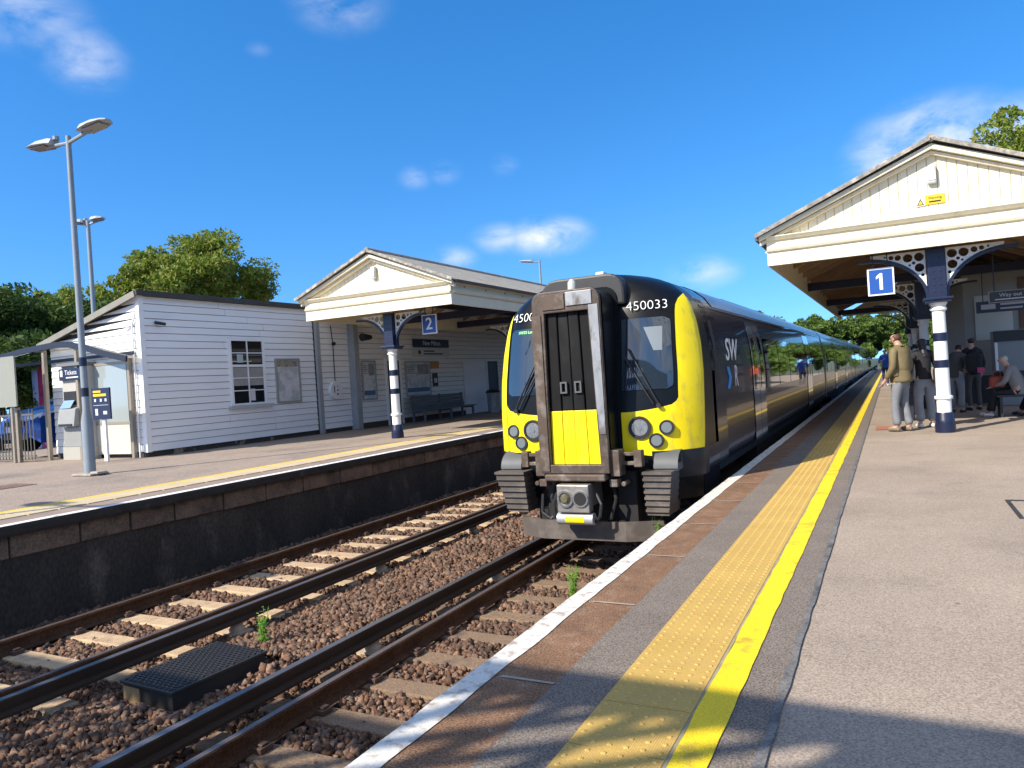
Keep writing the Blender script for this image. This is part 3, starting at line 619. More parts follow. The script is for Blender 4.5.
def canopy(label, cx, hw, y0, y1, ze, zp, zb, cols, gable_sign=None, z0=0., tie_y=(), reach=1.0, zc=2.33, slate_m=None):
    slate_m = slate_m or slate
    t = thing('platform_canopy', label, 'canopy', (cx, y0, z0))
    G = y0
    # gable boarding: vertical boards with open joints
    gb = MB(); n = int(2 * hw / .15); ztri = lambda x: ze - .05 + (zp - ze - .12) * (1 - abs(x - cx) / hw)
    for i in range(n):
        a = cx - hw + 2 * hw * i / n + .004; c = cx - hw + 2 * hw * (i + 1) / n - .004
        pts = [(a, ze - .45), (c, ze - .45), (c, ztri(c)), (a, ztri(a))]
        if a < cx < c: pts = [(a, ze - .45), (c, ze - .45), (c, ztri(c)), (cx, ztri(cx)), (a, ztri(a))]
        gb.prism(pts, 'y', G, G + .05)
    gb.build('gable_boards', cream, t)
    MB().prism([(cx - hw, ze - .4), (cx + hw, ze - .4), (cx, zp - .14)], 'y', G + .051, G + .08).build('gable_backing', soffit, t)
    # horizontal entablature
    e = MB(); prof = [(zb, .06), (zb + (ze - zb) * .46, .06), (zb + (ze - zb) * .50, .10), (zb + (ze - zb) * .58, .12), (zb + (ze - zb) * .60, .07), (zb + (ze - zb) * .88, .07), (zb + (ze - zb) * .90, .12), (ze, .17), (ze + .015, .17)]
    poly = [(G - d, z) for z, d in prof]; poly = [(G + .02, zb)] + poly + [(G + .02, ze + .015)]
    ov = hw + .0
    e.prism(poly, 'x', cx - ov, cx + ov)
    e.build('entablature', cream, t)
    # returns along the sides (fascia + curved end)
    for s in (-1, 1):
        xs = cx + s * hw
        sd = MB(); prs = [(xs + s * d, z) for z, d in [(q[0], q[1] - .06) for q in prof]]; prs = [(xs - s * .05, zb)] + prs + [(xs - s * .05, ze + .015)]
        sd.prism(prs, 'y', G + .021, y1); sd.build('side_fascia', creamb, t)
    # raking cornice
    for s in (-1, 1):
        a = Vector((cx + s * (hw + .12), 0, ze + .02)); c = Vector((cx, 0, zp - .02)); d = (c - a).normalized(); nrm = Vector((d.z * (-1 if s < 0 else 1), 0, abs(d.x)))
        ck = MB()
        for off, th, pr in ((0.0, .085, .20), (-.092, .06, .10)):
            q = []
            for A in (a, c):
                top = A.z + off / abs(d.x); q.append((A.x, top)); 
            P = [(q[0][0], q[0][1] - th), (q[1][0], q[1][1] - th), (q[1][0], q[1][1]), (q[0][0], q[0][1])]
            ck.prism(P, 'y', G - pr, G - .003)
        ck.build('raking_cornice', cream, t)
        # roof slope, laid in slate courses
        rs = MB(); nc = 16
        A = Vector((cx + s * (hw + .17), 0, ze + .0)); slope = (zp + .035 - A.z) / (hw + .17)
        for i in range(nc):
            x0 = A.x - s * (hw + .17) * i / nc; x1 = A.x - s * (hw + .17) * (i + 1) / nc
            za = A.z + slope * abs(x0 - A.x); zb_ = A.z + slope * abs(x1 - A.x)
            rs.prism([(x0, za + .02), (x0, za + .047), (x1, zb_ + .040), (x1, zb_ + .02)], 'y', G - .26, y1 + .1)
        ro = rs.build('roof_slope', slate_m, t)
        vg = MB(); vg.beam((cx + s * (hw + .18), G - .275, ze + .03), (cx, G - .275, zp + .065), .03, .07); vg.build('verge_slates', mat('verge_mortar', (.25, .235, .215), .9, var=.5, vs_=9, c2=(.40, .36, .30), ds=7, dlo=.5, dhi=.6), ro)
        sfm = MB(); sfm.prism([(cx + s * (hw + .05), ze - .045), (cx + s * (hw + .05), ze - .03), (cx, zp - .0), (cx, zp - .02)], 'y', G + .085, y1); sfm.build('soffit_boards', soffit_l, t)
        rm = MB(); y = G + .6
        while y < y1:
            rm.beam((cx + s * hw, y, ze - .13), (cx, y, zp - .12), .07, .13); y += 1.1
        rm.build('rafters', soffit, t)
        gt = MB(); gt.prism([(cx + s * (hw + .12), ze - .03), (cx + s * (hw + .20), ze - .03), (cx + s * (hw + .21), ze + .03), (cx + s * (hw + .11), ze + .03)], 'y', G - .1, y1); gt.build('gutter', mat('gutter_brown', (.10, .07, .055), .6), t)
    rg = MB(); rg.cyl((cx, G - .27, zp + .07), (cx, y1 + .1, zp + .07), .07, n=10); rg.build('ridge_tiles', slate, t)
    for y in tie_y:
        MB().box(cx - hw + .05, cx + hw - .05, y - .07, y + .07, zb + .08, zb + .30).build('tie_beam', navy, t)
    for y in cols: column(t, cx, y, z0, zc + z0, zb + .02, True, reach)
    pl_ = MB().box(cx - .07, cx + .07, cols[0], y1 - .2, zb + .31, zb + .5); pl_.build('spine_beam', navy, t)
    eg = MB().prism([(cx - hw, ze - .4), (cx + hw, ze - .4), (cx, zp - .14)], 'y', y1 - .04, y1); eg.build('end_gable', soffit_l, t)
    return t
c1 = canopy('large cream gabled canopy over platform 1 on navy and white columns', .82, 2.80, 14.95, 38.0, 3.82, 5.06, 3.29, (15.39, 22.2, 29.0, 35.8), tie_y=(22.2, 29.0, 35.8), reach=.98)
c2 = canopy('smaller cream gabled canopy over platform 2 left of the train', -11.78, 2.33, 15.55, 40.0, 3.93, 4.92, 3.38, (16.14, 23.4, 30.6), z0=ZL, tie_y=(19.8, 23.4, 30.6), reach=.85, zc=2.36, slate_m=mat('pale_corrugated_sheet', (.46, .41, .33), .8, var=.2, vs_=3, c2=(.30, .26, .2), ds=2, stretch=(1, 4, 1)))
sfl = MB().box(-16.3, -14.3, 18.5, 40, 3.9, 3.93); sfl.build('flat_soffit', soffit_l, c2)
# fittings on the gables
def vent(label, x, y, z):
    v = thing('gable_light', label, 'light fitting', (x, y, z))
    MB().box(x - .075, x + .075, y - .09, y, z - .16, z + .16).build('housing', mat('pale_grey_plastic', (.50, .52, .52), .5), v, bevel=.03)
    MB().box(x - .06, x + .06, y - .10, y - .088, z - .10, z + .04).build('diffuser', mat('diffuser_grey', (.60, .62, .63), .3), v)
vent('small grey bulkhead fitting above the yellow warning sign on the near gable', .81, 14.94, 4.53)
vent('small grey bulkhead fitting on the smaller gable left of the train', -11.75, 15.54, 4.42)
ws = thing('warning_sign', 'yellow and white warning sign with a triangle on the platform 1 gable', 'sign', (.77, 14.94, 4.1))
MB().box(.55, .69, 14.925, 14.945, 4.02, 4.19).build('pictogram_panel', signwhite, ws)
MB().box(.692, .99, 14.925, 14.945, 4.03, 4.19).build('text_panel', signyellow, ws)
MB().prism([(.565, 4.035), (.675, 4.035), (.62, 4.15)], 'y', 14.919, 14.924).build('triangle', black, ws)
MB().prism([(.587, 4.046), (.653, 4.046), (.62, 4.118)], 'y', 14.915, 14.9185).build('triangle', signyellow, ws)
text('Warning', .06, black, ws, (.84, 14.922, 4.135), FACE_CAM); MB().box(.75, .93, 14.92, 14.924, 4.06, 4.085).build('small_print', black, ws)
def num_sign(label, ch, x, y, z, w, hgt):
    s = thing('platform_number_sign', label, 'sign', (x, y, z), 'platform number signs')
    MB().box(x - w / 2, x + w / 2, y - .02, y + .02, z - hgt / 2, z + hgt / 2).build('border', signwhite, s)
    MB().box(x - w / 2 + .03, x + w / 2 - .03, y - .026, y - .0205, z - hgt / 2 + .03, z + hgt / 2 - .03).build('blue_panel', signblue, s)
    if ch == '1':
        k = hgt * .30
        MB().prism([(x + a * k, z + b2 * k) for a, b2 in ((-.16, -1), (.20, -1), (.20, 1), (-.08, 1), (-.52, .62), (-.52, .30), (-.16, .52))], 'y', y - .032, y - .027).build('numeral', signwhite, s)
    else: text(ch, hgt * .86, signwhite, s, (x, y - .028, z), FACE_CAM, 'numeral', .003, off=.006)
    h = MB()
    for d in (-.12, .12): h.cyl((x + d, y, z + hgt / 2), (x + d, y, z + hgt / 2 + .5), .012, n=6)
    h.build('hanger', black, s)
num_sign('blue sign with a white 1 hanging under the near canopy', '1', -.075, 15.2, 2.80, .44, .5)
num_sign('blue sign with a white 2 hanging under the platform 2 canopy', '2', -10.85, 16.6, 3.05, .46, .52)

# ------------------------------------------------------------------ the train
XC = TC1
t_black = mat('train_black_paint', (.006, .007, .009), .3, spec=.2, coat=.0, var=.2, vs_=2)
t_yellow = mat('train_yellow_paint', (.88, .69, .004), .4, spec=.35, var=.06, vs_=2, c2=(.42, .33, .06), ds=6, dlo=.52, dhi=.85, stretch=(1, 1, .5))
t_side = mat('train_dark_side', (.016, .021, .036), .22, spec=.5, coat=.35)
t_wind = mat('windscreen_glass', (.018, .028, .042), .02, spec=.8, coat=1)
t_glass = mat('train_window_glass', (.008, .01, .012), .02, spec=.8, coat=1)
t_door = mat('train_door_grey', (.20, .205, .215), .12, spec=.6, coat=.8)
t_roof = mat('train_roof_grey', (.10, .125, .17), .45, coat=.4, var=.1, vs_=1, stretch=(1, .2, 1))
t_under = mat('underframe_black', (.012, .011, .011), .8, var=.3, vs_=4)
t_frame = mat('gangway_worn_metal', (.075, .055, .043), .55, metal=.2, var=.35, vs_=3, c2=(.13, .10, .085), ds=3.2, dlo=.50, dhi=.62, grain=.2, gs=40)
t_silver = mat('worn_bare_metal', (.30, .31, .33), .45, metal=.4, var=.25, vs_=5, c2=(.13, .115, .105), ds=6, dlo=.5, dhi=.66, stretch=(1, 1, .5))
t_frameb = mat('gangway_brown_metal', (.085, .058, .042), .65, metal=.1, var=.25, vs_=4, c2=(.2, .17, .15), ds=5)
t_rubber = mat('gangway_black_rubber', (.007, .007, .008), .7, spec=.2, var=.5, vs_=5, c2=(.02, .02, .021), ds=3, stretch=(1, 1, .4), bump=.2, bdist=.004, bs=30)
t_bump = mat('bumper_grey', (.085, .09, .095), .6, var=.15, vs_=5)
t_brown = mat('dusty_skirt', (.085, .07, .06), .7, var=.25, vs_=3, c2=(.14, .12, .105), ds=4)
chrome = mat('light_reflector', (.55, .57, .60), .15, metal=.8, var=.3, vs_=30)
lampglass = mat('lamp_glass_grey', (.16, .19, .21), .12, spec=.7, coat=1)
ZS = [-.18, .30, 1.40, 1.75, 2.05, 2.30, 2.44, 2.55, 2.63, 2.70, 2.745, 2.775, 2.79]
HS = [1.36, 1.40, 1.40, 1.375, 1.325, 1.255, 1.16, 1.03, .88, .68, .48, .25, .0]
def hwz(z): return float(np.interp(z, ZS, HS))
def y0z(z): return float(np.interp(z, [-.2, .3, .9, 1.2, 2.2, 2.45, 2.62, 2.72, 2.79], [8.95, 8.86, 8.86, 8.89, 9.06, 9.14, 9.24, 9.36, 9.6]))
DN, PN = .42, 6
def S(u, z):
    s = 1 if u >= 0 else -1; a = abs(u); w = hwz(z)
    if a <= 1: return Vector((XC + s * w * a, y0z(z) + DN * a ** PN, z))
    return Vector((XC + s * w, y0z(z) + DN + (a - 1), z))
def Sn(u, z):
    e = .004; a = S(u + e, z) - S(u - e, z); b2 = S(u, z + e) - S(u, z - e); n = a.cross(b2)
    if n.length < 1e-9: return Vector((0, -1, 0))
    return n.normalized()
def patch(ul, ur, z0, z1, off, nu=14, nz_=14):
    mb = MB(); P = []
    for j in range(nz_ + 1):
        z = z0 + (z1 - z0) * j / nz_
        a = ul(z) if callable(ul) else ul; c = ur(z) if callable(ur) else ur
        P.append([tuple(S(a + (c - a) * i / nu, z) + Sn(a + (c - a) * i / nu, z) * off) for i in range(nu + 1)])
    mb.grid(P); return mb
train = thing('passenger_train', 'black and yellow electric passenger train standing at platform 1', 'train', (XC, 9, RZ))
cab = MB()
us = list(np.linspace(-1, 1, 37)); zs = list(np.linspace(-.18, 2.3, 20)) + list(np.linspace(2.34, 2.785, 16))
full = [-1.9 + .1 * i for i in range(9)]
cab.grid([[tuple(S(u, z)) for u in ([-1.95, -1.6, -1.3, -1.1] + us + [1.1, 1.3, 1.6, 1.95])] for z in zs])
cabo = cab.build('cab_front', t_black, train, True)
for s in (-1, 1):
    sg = 'right' if s > 0 else 'left'
    def U(f, s=s): return (lambda z: s * f(z))
    xr = lambda x: (lambda z: x / hwz(z))
    # yellow wing wrapping round the corner
    top = 2.40
    inner = lambda z: (1.185 - .05 * max(0, z - 1.4) + .06 * max(0, (z - 2.2) / .2) ** 2) / hwz(z)
    side = lambda z: 1.0 + .16 - .13 * max(0, (z - 1.9) / .5) ** 2 - .13 * max(0, (1.0 - z) / .58) ** 1.5
    a = patch(U(inner), U(side), .42, top, .012, 22, 26); wo_ = a.build('yellow_wing', t_yellow, cabo); smoothen(wo_.data, 14)
    lowtop = lambda x: 1.0
    lw = MB(); P = []
    for j in range(13):
        row = []
        for i in range(15):
            x = .50 + (1.22 - .50) * i / 14; f = j / 12
            zb_ = .46 - .10 * max(0, (1 - abs(x - .85) / .45)) ** .7 + .02; zt_ = .93 + .10 * ((x - .5) / .72) ** 2
            if x > 1.12: zt_ += .12 * ((x - 1.12) / .1) ** 2
            z = zb_ + (zt_ - zb_) * f
            row.append(tuple(S(s * x / hwz(z), z) + Vector((0, -.005, 0))))
        P.append(row)
    lw.grid(P); lw.build('yellow_panel', t_yellow, cabo, True)
    # windscreen
    def wl_(z): return .52 / hwz(z)
    def wr_(z): 
        x = 1.14 - .05 * max(0, z - 1.4)
        d = min(z - 1.20, 2.10 - z)
        if d < .07: x -= .07 - math.sqrt(max(0, .07 ** 2 - (.07 - d) ** 2))
        return x / hwz(z)
    if s > 0:
        patch(lambda z: (.80 + .12 * max(0, (1.98 - z) / .3)) / hwz(z), lambda z: 1.02 / hwz(z), 1.68, 1.98, .011, 6, 6).build('pale_reflection', mat('reflection_grey', (.20, .23, .26), .25), cabo, True)  # pale patch over the glass, a reflection put in as colour
    gl = patch(U(wl_), U(wr_), 1.20, 2.10, .008, 12, 26); go = gl.build('windscreen', t_wind, cabo, True)
    wp = MB()
    for k in range(2):
        x0, z0, x1, z1 = .98 - k * .06, 1.02, .62 - k * .05, 1.72 - k * .1
        pts = []
        for i in range(7):
            f = i / 6; x = x0 + (x1 - x0) * f; z = z0 + (z1 - z0) * f; pts.append(S(s * x / hwz(z), z) + Vector((0, -.045, 0)))
        wp.tube(pts, .012, 6)
    x, z = .98, 1.0; q = S(s * x / hwz(z), z); wp.cyl(q, q + Vector((0, -.06, 0)), .03, n=10); wp.build('wiper', black, cabo)
    # lamp cluster
    for x, z, r, mm in ((.73, .735, .142, chrome), (1.05, .725, .092, lampglass), (.925, .57, .092, lampglass)):
        q = S(s * x / hwz(z), z); nv = Vector((s * .12 * x, -1, 0)).normalized()
        h = MB().cyl(q - nv * .05, q + nv * .022, r, n=24); ho = h.build('headlight', black, cabo)
        MB().cyl(q + nv * .022, q + nv * .03, r * .76, r * .70, n=24).build('lens', mm, ho, True)
        MB().ring(q + nv * .024, nv, r, r * .18, .02, 24).build('rim', black, ho)
        if r > .1: MB().cyl(q + nv * .03, q + nv * .036, r * .2, n=12).build('bulb', lampglass, ho)
    # grey rounded block and ribbed anti-climber below
    bk_ = patch(lambda z: s * (.86 / hwz(z)), lambda z: s * 1.22, .10, .44, .02, 14, 8); bk_.build('lower_fairing', mat('fairing_navy', (.012, .015, .022), .4, spec=.3), cabo, True)
    bm_ = MB(); N = 10
    bm_.grid([[(XC + s * x, 8.76 + .25 * (1 - math.cos(t)), .24 + .21 * math.sin(t)) for x in (.90, 1.02, 1.12, 1.20)] for t in np.linspace(0, math.pi / 2, N)])
    bm_.box(XC + s * .90 if s > 0 else XC - 1.2, XC + 1.2 if s > 0 else XC - .90, 8.99, 9.3, .22, .449).box(XC + s * .905 if s > 0 else XC - 1.195, XC + 1.195 if s > 0 else XC - .905, 8.78, 9.3, .215, .30)
    bm_.build('bumper_block', t_bump, cabo, True)
    ac = MB(); nr = 7
    for i in range(nr):
        z = .205 - i * .077; xo = 1.16 - i * .012; xi = .80
        if s < 0: xo, xi = 1.22 - i * .02, .79
        x0, x1 = sorted((XC + s * xi, XC + s * xo))
        ac.box(x0, x1, 8.60 + i * .012, 9.2, z - .02, z + .012)
        ac.box(x0 + .01, x1 - .01, 8.63 + i * .012, 9.2, z - .064, z - .02)
    ac.build('anti_climber', t_brown, cabo)
    sd = patch(lambda z: s * 1.0, lambda z: s * 1.95, -.17, .42, .004, 10, 6); sd.build('side_skirt', mat('skirt_navy', (.014, .017, .026), .2, coat=.6), cabo, True)
# unit numbers
def face_text(tx, size, x, z, m, nm):
    q = S(x / hwz(z), z); nv = Sn(x / hwz(z), z)
    if nv.y > 0: nv = -nv
    ang = math.atan2(nv.x, -nv.y); tilt = math.asin(max(-1, min(1, nv.z)))
    return text(tx, size, m, cabo, tuple(q + nv * .014), (R(90) - tilt, 0, ang), nm, .002, off=-.003 if nm == 'unit_number' else 0)
face_text('450033', .178, .84, 2.25, signwhite, 'unit_number'); face_text('450033', .178, -.80, 2.25, signwhite, 'unit_number')
face_text('1W33 London', .055, -.80, 2.05, mat('green_display', (.25, .9, .25), .5, emit=.8), 'destination_display')
# gangway
GX, GY = XC, 8.45
def rrect(w, z0, z1, r, n=7):
    pts = [(XC - w, z0), (XC + w, z0)]
    for t in np.linspace(0, math.pi / 2, n): pts.append((XC + w - r + r * math.cos(t), z1 - r + r * math.sin(t)))
    for t in np.linspace(math.pi / 2, math.pi, n): pts.append((XC - w + r + r * math.cos(t), z1 - r + r * math.sin(t)))
    return pts
bx = MB().prism(rrect(.445, .36, 2.48, .14), 'y', 8.565, 9.5); gwo = bx.build('gangway', t_black, train)
MB().prism(rrect(.485, .30, 2.54, .16), 'y', 9.0, 9.30).build('gangway_collar', t_black, gwo)
fr = MB(); gz0, gz1 = .36, 2.46
# face frame as a loop: outer rounded, inner trapezoid
outer = rrect(.452, gz0 - .14, gz1 + .03, .13, 6)
def loop_frame(mb, outer, inner, y0, y1):
    n = len(outer); vs = [(x, y0, z) for x, z in outer] + [(x, y0, z) for x, z in inner] + [(x, y1, z) for x, z in outer] + [(x, y1, z) for x, z in inner]
    fs = []
    for i in range(n):
        j = (i + 1) % n; fs += [(i, j, n + j, n + i), (2 * n + i, 3 * n + i, 3 * n + j, 2 * n + j), (i, 2 * n + i, 2 * n + j, j), (n + i, n + j, 3 * n + j, 3 * n + i)]
    mb.add(vs, fs)
inn = [(XC - .315, .33), (XC + .345, .33)] + [(XC + .295, 2.22)] * 6 + [(XC - .285, 2.22)] * 6
loop_frame(fr, outer, inn, 8.44, 8.50); fr.build('gangway_frame', t_frame, gwo, bevel=.012)
le = MB().box(XC - .455, XC - .33, 8.425, 8.437, .25, 2.2); le.build('frame_plate', t_frameb, gwo)
MB().prism([(XC + .362, .7), (XC + .438, .7), (XC + .43, 2.28), (XC + .312, 2.28), (XC + .338, 1.2)], 'y', 8.428, 8.438).build('frame_plate', t_silver, gwo)
MB().box(XC - .30, XC - .0, 8.425, 8.437, 2.26, 2.45).build('head_plate', t_frameb, gwo, bevel=.004); MB().box(XC + .02, XC + .36, 8.425, 8.437, 2.29, 2.46).build('head_plate', t_silver, gwo, bevel=.004)
for k in range(4):
    f0, f1 = k / 4, (k + 1) / 4
    def L(z, f): 
        a = np.interp(z, [.33, 2.22], [-.315, -.285]); c = np.interp(z, [.33, 2.22], [.345, .295]); return XC + a + (c - a) * f
    d = MB(); zsplit = 1.0
    for z0, z1 in ((zsplit, 2.22),): d.prism([(L(z0, f0) + .006, z0), (L(z0, f1) - .006, z0), (L(z1, f1) - .006, z1), (L(z1, f0) + .006, z1)], 'y', 8.50 + (.012 if k % 2 else 0), 8.56)
    do = d.build('gangway_door', t_rubber, gwo, bevel=.012)
    d = MB().prism([(L(.33, f0) + .003, .33), (L(.33, f1) - .003, .33), (L(zsplit, f1) - .003, zsplit - .003), (L(zsplit, f0) + .003, zsplit - .003)], 'y', 8.497 + (.006 if k % 2 else 0), 8.56)
    d.build('yellow_door_panel', t_yellow, gwo, bevel=.006)
for k in (1, 2):
    x = L(1.27, (.33, .64)[k - 1]); MB().box(x - .045, x + .045, 8.47, 8.50, 1.215, 1.235).box(x - .045, x + .045, 8.47, 8.50, 1.34, 1.36).box(x - .045, x - .025, 8.47, 8.50, 1.235, 1.34).box(x + .025, x + .045, 8.47, 8.50, 1.235, 1.34).build('door_catch', t_bump, gwo)
MB().box(XC - .40, XC + .40, 8.40, 8.75, .13, .215).build('gangway_sill', t_frameb, gwo, bevel=.02)
for s in (-1, 1):
    lk = MB(); x0, x1 = sorted((XC + s * .47, XC + s * .80))
    lk.box(x0, x1, 8.62, 8.70, .30, .345).box(x0, x1, 8.62, 8.70, .415, .46); xx = XC + s * .76; lk.box(xx - .05, xx + .05, 8.6, 8.72, .28, .48); xx = XC + s * .50; lk.box(xx - .06, xx + .06, 8.5, 8.72, .18, .5)
    lk.box(min(XC + s * .42, XC + s * .52), max(XC + s * .42, XC + s * .52), 8.5, 8.66, .05, .14).cyl((XC + s * .58, 8.55, .08), (XC + s * .58, 8.75, .08), .03, n=10)
    lk.build('gangway_latch', t_frameb, gwo, bevel=.008)
fy = MB(); fa = rrect(.58, 2.30, 2.71, .22, 6); fy.prism(fa, 'y', 9.02, 9.62); fy.build('gangway_fairing', mat('fairing_grey', (.026, .027, .030), .5, var=.2, vs_=4), gwo, bevel=.03)
# coupler
cpl = MB().box(XC - .21, XC + .21, 8.32, 8.46, -.24, .10).box(XC - .16, XC + .16, 8.46, 9.4, -.2, .08); co = cpl.build('coupler', mat('coupler_steel', (.30, .275, .25), .4, metal=.5, var=.3, vs_=8), train, bevel=.012)
MB().ring((XC - .095, 8.31, -.07), (0, 1, 0), .105, .025, .03, 24).ring((XC + .105, 8.31, -.07), (0, 1, 0), .10, .02, .02, 24).build('port_rim', chrome, co)
MB().cyl((XC + .105, 8.312, -.07), (XC + .105, 8.306, -.07), .085, n=20).build('port_hole', t_under, co); MB().cyl((XC - .095, 8.316, -.07), (XC - .095, 8.27, -.07), .07, .04, n=16).build('port_cone', mat('cone_brass', (.22, .19, .11), .4, metal=.6, var=.3, vs_=12), co)
pw_ = MB().cyl((XC - .235, 8.40, -.325), (XC + .235, 8.40, -.325), .075, n=18); po = pw_.build('coupler_contact_box', mat('pale_grey_metal', (.38, .40, .42), .45, metal=.3, var=.15, vs_=9), train, True)
lb = MB()
for t0, t1 in zip(np.linspace(-.5, .6, 6)[:-1], np.linspace(-.5, .6, 6)[1:]):
    c0_, c1_ = (8.40 - .078 * math.cos(t0), -.325 + .078 * math.sin(t0)), (8.40 - .078 * math.cos(t1), -.325 + .078 * math.sin(t1))
    lb.add([(XC - .12, *c0_), (XC + .13, *c0_), (XC + .13, *c1_), (XC - .12, *c1_)], [(0, 1, 2, 3)])
lb.build('yellow_label', t_yellow, po)
for hp_ in ([(-.26, 8.45, -.02), (-.30, 8.42, -.15), (-.29, 8.40, -.3), (-.24, 8.42, -.36)], [(.26, 8.45, -.02), (.33, 8.42, -.15), (.31, 8.40, -.3), (.24, 8.42, -.36)], [(.36, 8.75, .12), (.45, 8.62, -.12), (.38, 8.60, -.35), (.28, 8.7, -.4)], [(-.36, 8.75, .12), (-.42, 8.62, -.12), (-.36, 8.60, -.3), (-.28, 8.7, -.4)], [(-.62, 8.8, -.1), (-.60, 8.7, -.32), (-.48, 8.7, -.40), (-.40, 8.75, -.3)]):
    MB().tube([(XC + a, b2, c) for a, b2, c in hp_], .02, 6).build('hose', black, train)
ub = MB().box(XC - .78, XC + .78, 9.0, 9.9, -.5, .3).box(XC - .5, XC - .36, 8.7, 9.2, -.52, -.2).box(XC - .62, XC - .52, 8.72, 9.2, -.5, -.28).box(XC + .42, XC + .66, 8.8, 9.2, -.5, .2); ub.build('underframe_box', t_under, train)
bd = MB(); bd.prism([(XC - .93, 8.78), (XC - .55, 8.62), (XC + .55, 8.62), (XC + .98, 8.78), (XC + .98, 8.82), (XC + .55, 8.66), (XC - .55, 8.66), (XC - .93, 8.82)], 'z', -.64, -.40)
bd.box(XC - .5, XC - .42, 8.66, 9.2, -.55, -.41).box(XC + .42, XC + .5, 8.66, 9.2, -.55, -.41); bd.build('obstacle_deflector', t_brown, train)
# carriages
prof = [(HS[i], ZS[i]) for i in range(1, len(ZS))]
lower = [(1.36, -.18), (1.40, .30)]
def section(s): return [(XC + s * w, z) for w, z in [(1.34, .10)] + prof]
CL = 20.0
def carriage(y0, y1, first):
    sec = [(XC - w, z) for w, z in [(1.36, .10)] + prof] + [(XC + w, z) for w, z in ([(1.36, .10)] + prof)[::-1][1:]]
    cut = 2.36
    c = MB().prism(sec, 'y', y0, y1); o = c.build('carriage', t_side, train, True)
    rp_ = [(XC - w, z) for w, z in prof if z > 2.29]; rp_ = rp_ + [(2 * XC - a, z) for a, z in rp_[::-1][1:]]
    r = MB(); pts = [(x + (x - XC) * .006, z + .006) for x, z in rp_]
    r.grid([[(x, y, z) for x, z in pts] for y in (y0 + (.9 if first else .02), y1 - .02)]); r.build('roof', t_roof, o, True)
    if not first:
        pass
    u = MB().box(XC - 1.2, XC + 1.2, y0 + 4.5, y1 - 4.5, -.55, .10).box(XC - 1.28, XC + 1.28, y0 + .2, y1 - .2, -.05, .098); u.build('underframe', t_under, o)
    b_ = MB()
    for yb in (y0 + 2.8, y1 - 2.8):
        for d in (-1.15, 1.15):
            b_ = MB().cyl((XC - .84, yb + d, RZ + .42), (XC - .70, yb + d, RZ + .42), .42, n=20).cyl((XC - .70, yb + d, RZ + .42), (XC + .70, yb + d, RZ + .42), .08, n=10).cyl((XC + .70, yb + d, RZ + .42), (XC + .84, yb + d, RZ + .42), .42, n=20); b_.build('wheelset', t_under, o)
        MB().box(XC - 1.1, XC - .95, yb - 1.6, yb + 1.6, RZ + .35, RZ + .6).box(XC - .95, XC + .95, yb - .3, yb + .3, RZ + .38, RZ + .58).box(XC + .95, XC + 1.1, yb - 1.6, yb + 1.6, RZ + .35, RZ + .6).build('bogie', t_under, o)
    return o
def side_pt(z): return hwz(z)
def side_panel(ob, name, y0, y1, z0, z1, m, off, sides=(1, -1), rad=0.):
    for s in sides:
        P = []; nz_ = 8
        for j in range(nz_ + 1):
            z = z0 + (z1 - z0) * j / nz_; P.append([(XC + s * (hwz(z) + off), y, z) for y in (y0, y1)])
        MB().grid(P).build(name, m, ob)
ys = 9.95
for k in range(8):
    first = k == 0
    y0 = 10.05 if first else 9.3 + k * (CL + .30); y1 = 9.3 + k * (CL + .30) + CL
    o = carriage(y0, y1, first)
    if k < 7:
        MB().box(XC - 1.05, XC + 1.05, y1, y1 + .3, -.1, 2.5).build('gangway_bellows', t_under, o)
    base = 9.3 + k * (CL + .3)
    doors = ([(base + 4.0), (base + 13.4)] if first else [base + 5.0, base + 13.6])
    sides = (1, -1) if k < 2 else (1,)
    prev_ = base + (1.9 if first else .6)
    for dy in doors:
        for a in (0, .68):
            side_panel(o, 'door', dy + a + .012, dy + a + .668, .12, 2.18, t_door, .010, sides)
            side_panel(o, 'door_window', dy + a + .20, dy + a + .48, 1.0, 1.95, t_glass, .016, sides)
    spans = []
    e = [base + (2.6 if first else .8)] + [q for d in doors for q in (d - .18, d + 1.54)] + [y1 - .8]
    for a, c in zip(e[0::2], e[1::2]):
        if first and a < base + 3: 
            continue
        n = max(1, round((c - a) / 1.75)); w = (c - a) / n
        for i in range(n): side_panel(o, 'window', a + i * w + .04, a + (i + 1) * w - .04, .98, 1.92, t_glass, .008, sides)
    if first:
        side_panel(o, 'cab_door_window', 10.28, 10.48, 1.2, 2.08, t_under, .006)
        side_panel(o, 'cab_door', 10.2, 10.86, .12, 2.15, t_side, .004)
        for tx, y, z, mm, sx in (('SW', 11.55, 1.66, signwhite, 1.35), ('R', 11.72, 1.26, mat('logo_grey', (.5, .52, .55), .4), 1.0)):
            text(tx, .46, mm, o, (XC + hwz(z) + .012, y, z), FACE_X, 'logo_letters', .002, sx=sx, off=.004)
        MB().prism([(11.02, 1.10), (11.20, 1.10), (11.36, 1.26), (11.20, 1.42), (11.02, 1.42), (11.18, 1.26)], 'x', XC + hwz(1.26) + .004, XC + hwz(1.26) + .012).build('logo_arrow', mat('logo_blue', (.03, .22, .55), .4), o)
    side_panel(o, 'grey_door_surround' if False else 'cant_rail', y0 + .05, y1 - .05, 2.265, 2.30, mat('cant_rail_grey', (.22, .24, .27), .3, coat=.5), .009, (1,))
    side_panel(o, 'end_strip', y1 - .32, y1 - .02, .12, 2.24, mat('end_white', (.42, .45, .48), .3), .011, (1,))
    if k < 3:
        MB().box(XC - .55, XC + .55, base + 6, base + 11, 2.76, 2.80).build('roof_pod', t_roof, o)
